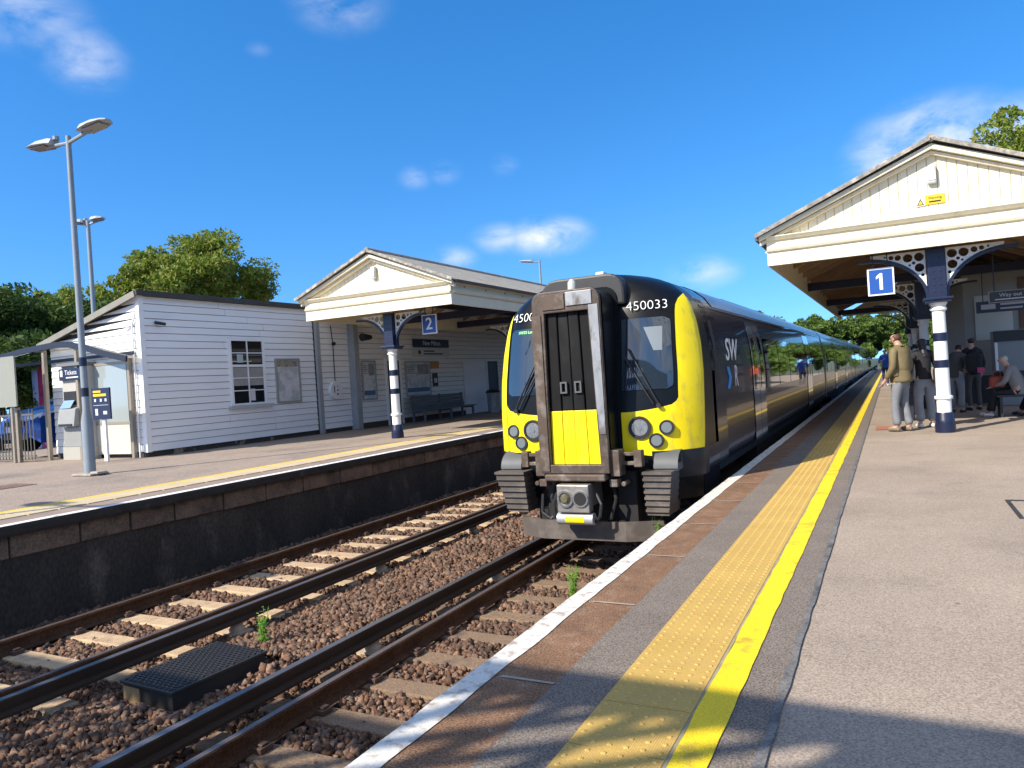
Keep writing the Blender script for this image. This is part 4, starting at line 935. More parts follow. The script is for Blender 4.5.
ra_ = MB().box(XC - .06, XC + .07, 9.75, 9.9, 2.775, 2.85).build('roof_aerial', mat('pale_aerial', (.55, .57, .58), .5), train, bevel=.02)
MB().lathe([(.06, 0), (.055, .1), (.02, .14)], (XC - .02, 8.78, 2.52), 14).build('marker_lamp', mat('marker_grey', (.42, .42, .4), .5), train, True)

# ------------------------------------------------------------------ station lamps
def lamp(label, x, y, z0, hgt, hw_=.72, ang=0., fat=True, head=.9, sides=(-1, 1)):
    t = thing('station_lamp', label, 'street lamp', (x, y, z0), 'station lamps')
    if fat:
        p_ = MB().lathe([(.105, 0), (.105, 1.05), (.066, 1.28), (.062, 2.6), (.048, hgt)], (x, y, z0), 20).build('pole', lampg, t, True)
        for a in (1.55, 2.15): MB().lathe([(.0675, a), (.0675, a + .17)], (x, y, z0), 20).build('band', navy, p_, True)
        MB().box(x - .3, x + .3, y - .2, y + .2, z0, z0 + .045).box(x + .16, x + .4, y - .12, y + .1, z0 + .03, z0 + .08).build('base_plate', mat('concrete_pad', (.33, .29, .25), .9, var=.3, vs_=9), p_, bevel=.02)
    else:
        MB().lathe([(.09, 0), (.085, 1.2), (.06, hgt)], (x, y, z0), 14).build('pole', lampg, t, True)
    ca, sa_ = math.cos(ang), math.sin(ang)
    Q = lambda a, b2, z: (x + ca * a - sa_ * b2, y + sa_ * a + ca * b2, z0 + z)
    MB().tube([Q(-hw_, 0, hgt - .08), Q(0, 0, hgt - .14)] + ([Q(hw_, 0, hgt - .02)] if 1 in sides else []), .035, 8).build('cross_arm', lampg, t)
    for s in sides:
        h0 = hgt + (-.08 if s < 0 else -.02); L = head; P = []
        a0 = s * (hw_ - .28)
        sec = []
        for f, wv, th in ((0, .13, .10), (.12, .17, .11), (.55, .20, .09), (.9, .15, .05), (1, .08, .03)):
            a = a0 + s * L * f; dz = f * .06
            sec.append([Q(a, -wv, h0 + dz), Q(a, -wv * .6, h0 + th + dz), Q(a, wv * .6, h0 + th + dz), Q(a, wv, h0 + dz), Q(a, 0, h0 - .015 + dz), Q(a, -wv, h0 + dz)])
        hm = MB().grid(sec); hm.add([sec[0][i] for i in range(5)], [(0, 1, 2, 3, 4)]); hm.add([sec[-1][i] for i in range(5)], [(0, 1, 2, 3, 4)])
        ho = hm.build('lamp_head', mat('lamp_head_grey', (.34, .36, .37), .5), t)
        ls = MB(); q = [Q(a0 + s * L * f, d, h0 + f * .06 - .022) for f, d in ((.2, -.13), (.85, -.11), (.85, .11), (.2, .13))]; q2 = [(a, b2, c - .02) for a, b2, c in q]
        ls.add(q + q2, [(0, 1, 2, 3), (7, 6, 5, 4), (0, 4, 5, 1), (1, 5, 6, 2), (2, 6, 7, 3), (3, 7, 4, 0)]); ls.build('lens', lens_m, ho)
        if s < 0: MB().cyl(Q(a0 + .05, 0, h0 + .08), Q(a0 + .05, 0, h0 + .15), .06, n=10).build('photocell', lampg, ho)
    return t
lamp('grey two-headed lamp post with dark bands and a thick base standing by the ticket machine', -14.12, 9.14, ZL, 6.68, head=.8)
lamp('grey two-headed lamp post farther back along platform 2, out of the picture', -14.2, -1.1, ZL, 6.68, head=.8)
lamp('thin two-headed lamp post rising behind the sloping hut roof', -22.85, 15.26, 0, 7.45, .4, .47, False, .42)
lamp('distant single-headed lamp post just left of the train roof', -18.6, 41, 0, 8.6, .75, .5, False, .75, (-1,))

# ------------------------------------------------------------------ ticket machine shelter, fence, car
sh = thing('ticket_shelter', 'open curved glass shelter with navy edge beside the hut gable', 'shelter', (-18.5, 11.9, ZL))
tan = mat('bronze_post', (.30, .26, .21), .5, metal=.3)
for x, y, zt_ in ((-19.88, 11.82, 2.98), (-18.50, 11.82, 2.98), (-20.4, 12.12, 2.74), (-16.9, 12.12, 2.6)):
    MB().box(x - .045, x + .045, y - .045, y + .045, ZL, zt_).build('post', tan, sh)
arcx = [(-23.4, 2.84), (-21.8, 2.95), (-20.5, 3.05), (-19.3, 3.10), (-18.7, 3.07), (-18.0, 2.93), (-17.3, 2.74), (-16.45, 2.55)]
rm_ = MB().grid([[(x, y, z) for y in (11.76, 12.14)] for x, z in arcx]); rm_.build('glazed_roof', mat('frosted_roof', (.80, .82, .80), .35, transl=.8, var=.05, vs_=2), sh)
e = MB()
for a, c in zip(arcx[:-1], arcx[1:]): e.beam((a[0], 11.74, a[1] - .02), (c[0], 11.74, c[1] - .02), .05, .15)
e.build('roof_beam', mat('shelter_navy', (.010, .014, .032), .5), sh)
MB().box(-23.4, -16.7, 12.10, 12.15, 2.66, 2.74).build('tie_beam', mat('shelter_navy', (.010, .014, .032), .5), sh)
e = MB()
for x, z in arcx[1:-1]: e.beam((x, 11.77, z - .04), (x, 12.13, z - .04), .04, .05)
e.build('cross_bar', tan, sh)
pn = MB().box(-18.3, -17.0, 12.1, 12.12, 1.0, 2.45); pn.build('side_glass', mat('shelter_glass', (.30, .34, .35), .08, coat=.5), sh)
MB().box(-18.35, -16.95, 12.09, 12.13, .93, 1.0).build('glazing_rail', tan, sh); MB().box(-18.35, -16.95, 12.09, 12.13, 2.45, 2.52).build('glazing_rail', tan, sh)
MB().box(-18.3, -17.0, 12.1, 12.12, ZL + .1, .93).build('lower_panel', mat('shelter_cream', (.52, .50, .44), .6), sh)
tv = thing('ticket_machine', 'grey ticket machine with a navy header under the curved shelter', 'ticket machine', (-19.05, 11.9, ZL))
tvg = mat('machine_grey', (.26, .265, .26), .5, var=.08, vs_=4); tvp = mat('machine_pale', (.42, .41, .37), .5)
MB().box(-19.52, -18.6, 11.78, 12.1, ZL + .3, 2.5).build('cabinet', tvp, tv, bevel=.015)
MB().box(-19.56, -18.56, 11.72, 12.1, ZL, ZL + .34).build('plinth', mat('machine_plinth', (.36, .35, .31), .7), tv)
MB().box(-19.5, -18.62, 11.70, 11.779, 2.14, 2.44).build('header', signnavy, tv); MB().box(-19.54, -18.58, 11.66, 12.1, 2.5, 2.58).build('hood', mat('hood_grey', (.16, .17, .18), .5), tv)
text('Tickets', .17, signwhite, tv, (-19.0, 11.697, 2.33), FACE_CAM, 'header_text'); MB().box(-19.2, -18.7, 11.694, 11.699, 2.19, 2.22).box(-19.44, -19.34, 11.694, 11.699, 2.24, 2.40).build('header_icon', signwhite, tv)
MB().prism([(11.55, .95), (11.779, .95), (11.779, 1.45), (11.62, 1.40)], 'x', -19.48, -18.78).build('console', tvg, tv, bevel=.02)
MB().add([(-19.42, 11.612, 1.42), (-18.98, 11.612, 1.42), (-18.98, 11.74, 1.62), (-19.42, 11.74, 1.62)], [(0, 1, 2, 3)]).build('touch_screen', mat('screen_blue', (.25, .38, .55), .1, coat=1), tv)
MB().box(-19.46, -18.95, 11.765, 11.779, 1.5, 1.85).build('screen_hood', black, tv); MB().box(-19.4, -18.85, 11.53, 11.549, .97, 1.02).build('ticket_tray', black, tv)
MB().box(-19.48, -18.75, 11.71, 11.779, .42, .93).build('lower_door', tvg, tv, bevel=.01)
tv.location.x += .30; tv.location.y += .06
isg = thing('information_sign', 'navy information sign with yellow heading on a short white post', 'sign', (-17.0, 11.45, ZL))
MB().box(-17.06, -16.94, 11.42, 11.48, ZL, 1.15).build('post', whitep, isg, bevel=.01); MB().box(-17.34, -16.66, 11.38, 11.42, 1.10, 1.86).build('panel', signnavy, isg, bevel=.004)
MB().box(-17.27, -16.98, 11.374, 11.379, 1.75, 1.80).box(-17.27, -16.78, 11.374, 11.379, 1.66, 1.72).build('heading', signyellow, isg)
q = MB()
for x in (-17.24, -17.02, -16.84): q.box(x, x + .07, 11.374, 11.379, 1.53, 1.60)
q.box(-17.28, -16.72, 11.374, 11.379, 1.44, 1.45).box(-17.22, -17.12, 11.374, 11.379, 1.2, 1.36).box(-16.92, -16.78, 11.374, 11.379, 1.22, 1.30); q.build('icon', mat('icon_grey', (.55, .57, .6), .5), isg)

fn = thing('railing_fence', 'dark steel railing fence along the car park left of the shelter', 'fence', (-21, 11.4, ZL))
fb_ = MB()
x = -25.5
while x < -19.8: fb_.box(x - .009, x + .009, 11.395, 11.413, ZL + .06, 1.46); x += .145
fb_.build('bars', mat('fence_grey', (.11, .11, .10), .6), fn)
MB().box(-25.5, -19.8, 11.385, 11.425, 1.30, 1.34).box(-25.5, -19.8, 11.385, 11.425, ZL + .14, ZL + .18).build('rail', mat('fence_grey', (.11, .11, .10), .6), fn)
for x in (-24.6, -22.6, -20.5): MB().box(x - .05, x + .05, 11.36, 11.45, ZL, 1.52).build('post', tan, fn)
bb = thing('blank_board', 'large pale blank sign board standing above the railing at the left edge', 'sign board', (-21.2, 11.2, ZL))
MB().box(-22.6, -20.12, 11.18, 11.22, 1.55, 2.86).build('board', mat('board_pale', (.24, .25, .225), .7, var=.05, vs_=2), bb); 
for x in (-21.9, -20.45): MB().box(x - .04, x + .04, 11.22, 11.28, ZL, 2.6).build('post', tan, bb)
TX0, TX1, TX2 = -28.6, -28.25, -27.95
ts = thing('totem_sign', 'tall magenta and pale blue totem sign behind the blue car', 'sign', (-25, 16.5, 0))
MB().box(TX0, TX1, 16.5, 16.62, 0, 3.3).build('blue_panel', mat('totem_blue', (.28, .38, .6), .5), ts); MB().box(TX1 + .005, TX2, 16.5, 16.62, 0, 3.3).build('magenta_panel', mat('totem_magenta', (.28, .03, .10), .5), ts)
# blue car parked nose-on behind the railing
def car(x, y, label):
    t = thing('parked_car', label, 'car', (x, y, 0))
    blue = mat('car_blue_paint', (.012, .085, .42), .25, coat=1)
    secs = []  # (y, half width, z low, z belt, z top, half width top)
    for yy, w, zl, zb_, zt_, wt in ((0, .62, .34, .62, .70, .5), (.12, .80, .22, .72, .80, .66), (.6, .87, .18, .86, .92, .74), (1.15, .89, .18, .92, .99, .76), (1.75, .90, .18, .95, 1.38, .60), (2.1, .90, .18, .95, 1.48, .58), (3.0, .90, .18, .95, 1.47, .58), (3.7, .87, .2, .95, 1.36, .55), (4.05, .80, .3, .85, .98, .6)):
        secs.append([(x - w * .96, y + yy, zl), (x - w, y + yy, (zl + zb_) / 2), (x - w * .97, y + yy, zb_), (x - wt, y + yy, zt_ - .03), (x - wt * .5, y + yy, zt_), (x + wt * .5, y + yy, zt_), (x + wt, y + yy, zt_ - .03), (x + w * .97, y + yy, zb_), (x + w, y + yy, (zl + zb_) / 2), (x + w * .96, y + yy, zl)])
    b_ = MB().grid(secs); b_.add(secs[0], [tuple(range(10))]); b_.add(secs[-1], [tuple(range(10))]); b_.build('body', blue, t, True)
    MB().add([(x - .70, y + 1.18, 1.03), (x + .70, y + 1.18, 1.03), (x + .56, y + 1.74, 1.385), (x - .56, y + 1.74, 1.385)], [(0, 1, 2, 3)]).build('windscreen', dkglass, t)
    for s in (-1, 1):
        MB().add([(x + s * .885, y + 1.5, .98), (x + s * .885, y + 3.5, .98), (x + s * .60, y + 3.3, 1.38), (x + s * .61, y + 1.95, 1.40)], [(0, 1, 2, 3)]).build('side_window', dkglass, t)
        h = MB().grid([[(x + s * a, y + b2, c) for a, b2, c in ((.40, .03, .62), (.62, .04, .66), (.80, .13, .72))], [(x + s * a, y + b2, c) for a, b2, c in ((.40, .03, .71), (.62, .05, .77), (.80, .2, .82))]]); h.build('headlight', mat('car_lamp', (.75, .78, .8), .1, coat=1), t)
        for yy in (.75, 3.3):
            w_ = MB().cyl((x + s * .72, y + yy, .31), (x + s * .92, y + yy, .31), .31, n=24).build('wheel', black, t, True); MB().cyl((x + s * .92, y + yy, .31), (x + s * .93, y + yy, .31), .2, n=16).build('rim', alu, w_)
        MB().box(min(x + s * .9, x + s * 1.06), max(x + s * .9, x + s * 1.06), y + 1.55, y + 1.68, .95, 1.08).build('mirror', blue, t, bevel=.02)
    MB().box(x - .5, x + .5, y - .03, y + .05, .30, .42).box(x - .4, x + .4, y - .02, y + .05, .58, .66).build('grille', black, t)
    MB().box(x - .26, x + .26, y - .045, y - .031, .45, .56).build('number_plate', signwhite, t)
    t.scale = (1.2, 1.2, 1.38); t.location.z = .22
    return t
car(-21.75, 12.0, 'bright blue car parked nose-on behind the railing fence')
cpk = MB().box(-60, -22.001, -30, 90, -1.4, -.01); struct(cpk.build('car_park', asphalt_far))

# ------------------------------------------------------------------ cable box and weeds
CBZ = -.035
bxr = thing('cable_box', 'low black lidded cable box with a chequered lid between the two tracks', 'cable box', (-5.77, 4.6, -1.16))
def R2(a, b2):   # box axes slightly turned
    th = R(-3); return (-5.78 + a * math.cos(th) - b2 * math.sin(th), 4.62 + a * math.sin(th) + b2 * math.cos(th))
def rbox(a0, a1, b0, b1, z0, z1, mb):
    q = [R2(a0, b0), R2(a1, b0), R2(a1, b1), R2(a0, b1)]; mb.prism(q, 'z', z0, z1); return mb
rbox(-.36, .36, -.5, .5, -1.22, -.985, MB()).build('box_body', mat('box_black', (.022, .021, .02), .6, var=.3, vs_=5), bxr, bevel=.01)
rbox(-.38, .38, -.52, .52, -.983, -.955, MB()).build('lid', mat('lid_black', (.028, .027, .026), .5, var=.2, vs_=5), bxr, bevel=.006)
ld = MB(); n = 22
for i in range(-30, 31):
    for sgn in (1, -1):
        pts = []
        for tt in np.linspace(-.52, .52, 2): pass
        # diagonal a = c + sgn*b, clipped to the lid
        c = i * .065; b0, b1 = -.5, .5; a = lambda b2: c + sgn * b2 * .8
        bs_ = [b2 for b2 in np.linspace(b0, b1, 41) if abs(a(b2)) < .36]
        if len(bs_) > 2:
            p0, p1 = R2(a(bs_[0]), bs_[0]), R2(a(bs_[-1]), bs_[-1]); ld.beam((*p0, -.951), (*p1, -.951), .014, .012)
ld.build('chequer_pattern', mat('lid_rib', (.05, .048, .047), .4, metal=.2), bxr)
rbox(-.34, -.10, -.512, -.501, -1.2, -1.0, MB()).build('end_plate', mat('rusty_concrete', (.33, .22, .11), .8, var=.3, vs_=6), bxr)
bxr.location.z += CBZ; bxr.scale = (.95, .98, 1)
weed_m = mat('weed_green', (.10, .26, .03), .7, island=[(.14, .30, .03), (.26, .46, .06), (.18, .38, .06)], transl=.35)
def weed(label, x, y, z, hgt, n, seed):
    rr = random.Random(seed); t = thing('weed', label, 'weed', (x, y, z), 'weeds in the ballast'); st_ = MB(); lf = MB()
    for i in range(n):
        a = rr.uniform(0, 6.28); lean = rr.uniform(.02, .22) * hgt; h = hgt * rr.uniform(.6, 1)
        p0 = Vector((x + rr.uniform(-.03, .03), y + rr.uniform(-.03, .03), z)); p1 = p0 + Vector((math.cos(a) * lean, math.sin(a) * lean, h)); st_.cyl(p0, p1, .005, .002, n=5)
        for k in range(16):
            f = rr.uniform(.1, 1); q = p0.lerp(p1, f); b2 = rr.uniform(0, 6.28); L = rr.uniform(.03, .075) * (1.2 - .5 * f); d = Vector((math.cos(b2), math.sin(b2), rr.uniform(-.1, .5))); sd = Vector((-d.y, d.x, 0)) * .25
            lf.add([q, q + d * L * .5 + sd * L, q + d * L, q + d * L * .5 - sd * L], [(0, 1, 2, 3)])
    st_.build('stem', weed_m, t); lf.build('leaves', weed_m, t, fix=False)
weed('green weed growing in the ballast beside the black cable box', -5.86, 5.5, -1.14, .44, 9, 1)
weed('green weed growing between the near rails just by the platform edge', -3.42, 7.9, -1.14, .40, 10, 2)
weed('green weed sprouting at the platform edge in front of the train', -2.62, 8.75, -.72, .42, 14, 3)

# ------------------------------------------------------------------ platform 1 under the canopy
wr = thing('waiting_room', 'shaded white walled waiting room under the platform 1 canopy', 'building', (4, 24, 0))
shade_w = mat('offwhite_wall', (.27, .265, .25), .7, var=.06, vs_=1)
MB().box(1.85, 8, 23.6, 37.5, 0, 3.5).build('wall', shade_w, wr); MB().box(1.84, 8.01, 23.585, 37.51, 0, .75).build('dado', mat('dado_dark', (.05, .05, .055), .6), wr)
MB().box(3.1, 8, 23.57, 23.599, .76, 3.3).build('brown_door_bay', mat('brown_panel', (.12, .06, .04), .6, var=.3, vs_=3), wr)
MB().box(2.1, 2.95, 23.57, 23.599, 1.7, 2.9).build('window', mat('pale_blind', (.5, .5, .47), .6), wr)
MB().box(1.7, 8.2, 23.5, 37.7, 3.501, 3.6).build('roof', felt, wr)
sg = thing('wall_sign', 'navy direction sign on the waiting room wall', 'sign', (2.4, 21.5, 2.4))
MB().box(1.95, 3.15, 21.48, 21.52, 2.34, 2.62).build('panel', signnavy, sg); q = MB().box(2.05, 2.35, 21.47, 21.479, 2.42, 2.54).box(2.45, 3.05, 21.47, 21.479, 2.50, 2.545).box(2.45, 2.9, 21.47, 21.479, 2.40, 2.44); q.build('small_print', mat('sign_grey', (.4, .4, .42), .5), sg)
MB().cyl((2.1, 21.5, 2.62), (2.1, 21.5, 3.4), .012, n=6).cyl((3.0, 21.5, 2.62), (3.0, 21.5, 3.4), .012, n=6).build('hanger', black, sg)
so = thing('way_out_sign', 'black Way out sign hanging from the canopy right of the column', 'sign', (1.9, 16.5, 2.4))
MB().box(1.72, 2.8, 16.48, 16.52, 2.31, 2.50).build('panel', black, so); MB().box(1.70, 2.82, 16.485, 16.515, 2.50, 2.515).box(1.70, 2.82, 16.485, 16.515, 2.295, 2.31).box(1.70, 1.72, 16.485, 16.515, 2.31, 2.50).build('frame', mat('dim_frame', (.22, .2, .18), .6), so)
text('Way out', .10, mat('sign_grey', (.4, .4, .42), .5), so, (2.05, 16.477, 2.43), FACE_CAM); MB().box(1.80, 2.3, 16.474, 16.479, 2.345, 2.365).build('small_print', mat('sign_grey', (.4, .4, .42), .5), so)
MB().cyl((1.8, 16.5, 2.515), (1.8, 16.5, 3.4), .012, n=6).cyl((2.6, 16.5, 2.515), (2.6, 16.5, 3.4), .012, n=6).build('hanger', black, so)
vm = thing('vending_cabinet', 'grey upright machine with dark header by the waiting room wall', 'machine', (2.7, 22.5, 0))
MB().box(2.35, 3.15, 22.2, 22.9, 0, 1.9).build('cabinet', mat('cabinet_grey', (.22, .23, .24), .4), vm, bevel=.02); MB().box(2.34, 3.16, 22.17, 22.199, 1.62, 1.88).build('header', black, vm); MB().box(2.36, 2.42, 22.17, 22.199, .9, 1.6).build('reflection_strip', signwhite, vm)  # the white strip is a painted reflection on the cabinet front
bnx = thing('grit_bin', 'black square bin on the platform edge side behind the standing man', 'bin', (.2, 18.5, 0))
MB().prism([(.02, 0), (.40, 0), (.42, .62), (.0, .62)], 'y', 18.2, 18.65).build('bin_body', mat('bin_navy', (.014, .016, .028), .5), bnx, bevel=.015); MB().box(-.02, .44, 18.17, 18.68, .625, .80).build('lid', mat('bin_navy', (.014, .016, .028), .5), bnx, bevel=.03)
MB().box(.08, .34, 18.165, 18.169, .66, .76).build('slot', black, bnx)
bn1 = thing('bench', 'dark metal bench under the platform 1 canopy with people sitting on it', 'bench', (2.7, 18.6, 0))
MB().box(1.95, 3.6, 18.45, 18.9, .42, .46).build('seat', black, bn1); MB().box(1.95, 3.6, 18.92, 18.96, .55, .95).build('backrest', black, bn1)
for x in (2.0, 2.75, 3.5): MB().box(x, x + .05, 18.48, 18.9, 0, .42).box(x, x + .05, 18.9, 18.95, 0, .95).build('leg', black, bn1)

# ------------------------------------------------------------------ people
skin_tone = mat('skin', (.50, .29, .21), .55)
def skin_obj(name, V, E, Rr, m, parent, sub=1):
    me = bpy.data.meshes.new(name + '_cage'); me.from_pydata([tuple(v) for v in V], E, [])
    ob = bpy.data.objects.new(name + '_cage', me); col.objects.link(ob)
    sk = ob.modifiers.new('skin', 'SKIN'); sk.use_smooth_shade = True
    for i, r in enumerate(Rr):
        d = me.skin_vertices[0].data[i]; d.radius = (r, r) if not isinstance(r, tuple) else r; d.use_root = (i == 0)
    sb_ = ob.modifiers.new('sub', 'SUBSURF'); sb_.levels = sub; sb_.render_levels = sub
    dg = bpy.context.evaluated_depsgraph_get(); nm = bpy.data.meshes.new_from_object(ob.evaluated_get(dg)); nm.name = name
    bpy.data.objects.remove(ob); bpy.data.meshes.remove(me)
    nm.materials.clear(); nm.materials.append(m)
    o = bpy.data.objects.new(name, nm); col.objects.link(o); o.parent = parent
    return o
def person(label, x, y, z, face, hgt, top_m, leg_m, shoe_m, hair_m, J=None, hair='short', jacket_len=.86, wide=1., leg_r=1., group=None, z0=0):
    """face: heading angle, 0 = towards +Y, counter-clockwise"""
    t = thing('person', label, 'person', (x, y, z), group); k = hgt / 1.75
    j = dict(pelvis=(0, 0, .95), belly=(0, .01, 1.10), chest=(0, 0, 1.30), nb=(0, -.01, 1.47), neck=(0, .01, 1.53), head=(0, .03, 1.63),
             shL=(-.18, 0, 1.42), elL=(-.25, -.02, 1.14), wrL=(-.25, .08, .90), shR=(.18, 0, 1.42), elR=(.25, -.02, 1.14), wrR=(.25, .08, .90),
             hipL=(-.10, 0, .90), knL=(-.11, .02, .49), anL=(-.11, -.03, .08), toL=(-.13, .14, .035), hipR=(.10, 0, .90), knR=(.11, .02, .49), anR=(.11, -.03, .08), toR=(.13, .14, .035))
    if J: j.update(J)
    c, s = math.cos(face), math.sin(face)
    W = {q: Vector((c * a[0] - s * a[1], s * a[0] + c * a[1], a[2])) * k for q, a in j.items()}
    V = []; E = []; Rr = []; idx = {}
    def addv(n_, p_, r_, par=None):
        idx[n_] = len(V); V.append(p_); Rr.append(r_ * k)
        if par is not None: E.append((idx[par], idx[n_]))
    addv('pelvis', W['pelvis'], .125); addv('belly', W['belly'], .115, 'pelvis'); addv('chest', W['chest'], .125, 'belly'); addv('nb', W['nb'], .07, 'chest'); addv('neck', W['neck'], .052, 'nb')
    hd = W['head']; nk = W['neck']; up_ = (hd - nk).normalized()
    addv('h1', hd - up_ * .02 * k, .070, 'neck'); addv('h2', hd + up_ * .05 * k, .078, 'h1'); addv('h3', hd + up_ * .11 * k, .055, 'h2')
    for S_ in 'LR':
        addv('sh' + S_, W['sh' + S_], .058, 'nb'); addv('el' + S_, W['el' + S_], .042, 'sh' + S_); addv('wr' + S_, W['wr' + S_], .028, 'el' + S_)
        d = (W['wr' + S_] - W['el' + S_]).normalized(); pm = W['wr' + S_] + d * .075 * k; addv('pm' + S_, pm, .030, 'wr' + S_)
        side = d.cross(Vector((0, 0, 1))); side = side.normalized() if side.length > .1 else Vector((c, s, 0)); fw_ = Vector((-s, c, 0))
        for q, (o_, L) in enumerate(((-.026, .070), (-.009, .082), (.009, .078), (.026, .062))):
            a_ = pm + side * o_ * k + d * .02 * k; addv(f'f{S_}{q}a', a_, .0095, 'pm' + S_); addv(f'f{S_}{q}b', a_ + d * L * .55 * k + fw_ * .008 * k, .0085, f'f{S_}{q}a'); addv(f'f{S_}{q}c', a_ + d * L * .9 * k + fw_ * .03 * k, .007, f'f{S_}{q}b')
        a_ = W['wr' + S_] + d * .03 * k + fw_ * .03 * k; addv(f't{S_}a', a_, .011, 'wr' + S_); addv(f't{S_}b', a_ + d * .045 * k + fw_ * .022 * k, .009, f't{S_}a')
        addv('hip' + S_, W['hip' + S_], .09, 'pelvis'); addv('kn' + S_, W['kn' + S_], .058, 'hip' + S_); addv('an' + S_, W['an' + S_], .04, 'kn' + S_); addv('to' + S_, W['to' + S_], .035, 'an' + S_)
    body = skin_obj('body', V, E, Rr, skin_tone, t)
    ORG[body.name] = (x, y, z); ORG[t.name] = (x, y, z)
    wp_ = lambda v: (v.x + x, v.y + y, v.z + z)
    fwd_ = Vector((-s, c, 0)); rt_ = Vector((c, s, 0)); o = Vector((x, y, z))
    # face features belong to the head
    hc = o + hd + up_ * .02 * k
    fm = MB()
    fm.cyl(hc + fwd_ * .07 * k + up_ * .01 * k, hc + fwd_ * .105 * k - up_ * .025 * k, .010 * k, .017 * k, n=8)
    for sx in (-1, 1): fm.cyl(hc + rt_ * sx * .074 * k - up_ * .02 * k, hc + rt_ * sx * .084 * k - fwd_ * .01 * k + up_ * .03 * k, .018 * k, .022 * k, n=8)
    fm.build('nose_and_ears', skin_tone, t, True)
    ey = MB()
    for sx in (-1, 1): ey.cyl(hc + rt_ * sx * .03 * k + fwd_ * .066 * k + up_ * .012 * k, hc + rt_ * sx * .03 * k + fwd_ * .080 * k + up_ * .012 * k, .010 * k, .006 * k, n=8)
    ey.build('eyes', black, t); mo = MB().beam(hc + fwd_ * .074 * k - up_ * .055 * k - rt_ * .022 * k, hc + fwd_ * .074 * k - up_ * .055 * k + rt_ * .022 * k, .012 * k, .012 * k); mo.build('mouth', mat('lips', (.35, .12, .10), .5), t)
    hv = [hd + up_ * .10 * k - fwd_ * .018 * k, hd + up_ * .045 * k - fwd_ * .03 * k, hd - up_ * .03 * k - fwd_ * .038 * k]; hr = [.084 * k, .090 * k, .066 * k]
    if hair == 'long': hv += [hd - up_ * .15 * k - fwd_ * .065 * k, hd - up_ * .30 * k - fwd_ * .085 * k]; hr += [.075 * k, .06 * k]
    if hair == 'bald': hv = hv[1:]; hr = [.073 * k, .062 * k]
    skin_obj('hair', hv, [(i, i + 1) for i in range(len(hv) - 1)], hr, hair_m, t, 2)
    # jacket / top
    jv = []; je = []; jr = []
    hem = W['pelvis'].lerp(W['belly'], -.45 if jacket_len < .9 else .1)
    for p_, r_ in ((W['chest'], .158 * wide), (W['belly'], .15 * wide), (hem, .168 * wide), (hem + Vector((0, 0, -.03)), .166 * wide), (W['nb'], .10), (W['nb'].lerp(W['neck'], .55), .066)): jv.append(p_); jr.append(r_ * k)
    je = [(0, 1), (1, 2), (2, 3), (0, 4), (4, 5)]
    for S_ in 'LR':
        b2 = len(jv); jv += [W['sh' + S_], W['sh' + S_].lerp(W['el' + S_], .55), W['el' + S_], W['el' + S_].lerp(W['wr' + S_], .92)]; jr += [.078 * k, .066 * k, .06 * k, .05 * k]; je += [(4, b2), (b2, b2 + 1), (b2 + 1, b2 + 2), (b2 + 2, b2 + 3)]
    skin_obj('jacket', jv, je, jr, top_m, t)
    # trousers
    tv_ = [W['pelvis'], W['pelvis'].lerp(W['belly'], .4)]; tr = [.142 * k, .128 * k]; te = [(0, 1)]
    for S_ in 'LR':
        b2 = len(tv_); an = W['an' + S_]; kn = W['kn' + S_]; hp = W['hip' + S_]
        tv_ += [hp + (kn - hp) * .08, hp.lerp(kn, .5), kn, kn.lerp(an, .55), an + (kn - an).normalized() * .02]; tr += [.098 * k, .083 * k * leg_r, .066 * k * leg_r, .062 * k * leg_r ** 1.5, .060 * k * leg_r ** 2]; te += [(0, b2)] + [(b2 + i, b2 + i + 1) for i in range(4)]
    skin_obj('trousers', tv_, te, tr, leg_m, t)
    for S_ in 'LR':
        an, to = W['an' + S_], W['to' + S_]; d = (to - an); heel = Vector((an.x, an.y, to.z)) - Vector((d.x, d.y, 0)).normalized() * .05 * k
        hx = Vector((to.x, to.y, to.z))
        skin_obj('shoe', [heel, heel.lerp(hx, .5) + Vector((0, 0, .015)), hx], [(0, 1), (1, 2)], [.042 * k, .047 * k, .036 * k], shoe_m, t, 2)
    return t, W, o
olive = mat('olive_jacket', (.16, .125, .06), .8, var=.2, vs_=6, bump=.4, bdist=.02, bs=9)
jeans = mat('grey_jeans', (.18, .19, .21), .85, var=.25, vs_=5, bump=.4, bdist=.02, bs=8)
palegrey = mat('pale_grey_trousers', (.22, .235, .26), .85, var=.15, vs_=5, bump=.4, bdist=.02, bs=7)
darkcloth = mat('black_cloth', (.015, .015, .018), .85); greycloth = mat('grey_cloth', (.075, .072, .07), .85, var=.15, vs_=5)
hair_br = mat('brown_hair', (.09, .045, .025), .6); hair_bk = mat('black_hair', (.012, .011, .011), .5); hair_wh = mat('white_hair', (.45, .40, .32), .6); hair_gin = mat('ginger_hair', (.085, .035, .018), .6)
shoe_b = mat('brown_shoe', (.16, .13, .09), .6); shoe_w = mat('white_shoe', (.6, .6, .58), .5); shoe_k = mat('black_shoe', (.02, .02, .02), .5)
tman, W, o = person('man in an olive jacket and grey jeans standing left of the near striped column', .16, 15.72, 0, R(62), 1.86, olive, jeans, shoe_b, hair_gin,
    J=dict(shL=(-.185, .02, 1.405), shR=(.185, -.01, 1.405), head=(0, .05, 1.62), wrL=(-.22, .16, .92), elL=(-.265, -.01, 1.14), elR=(.25, -.06, 1.14), wrR=(.20, .10, .91), anL=(-.09, .06, .08), toL=(-.11, .23, .035), knL=(-.10, .08, .49), anR=(.10, -.06, .08), toR=(.12, .11, .035)), hair='short', wide=1.2, leg_r=1.12)
jm = tman
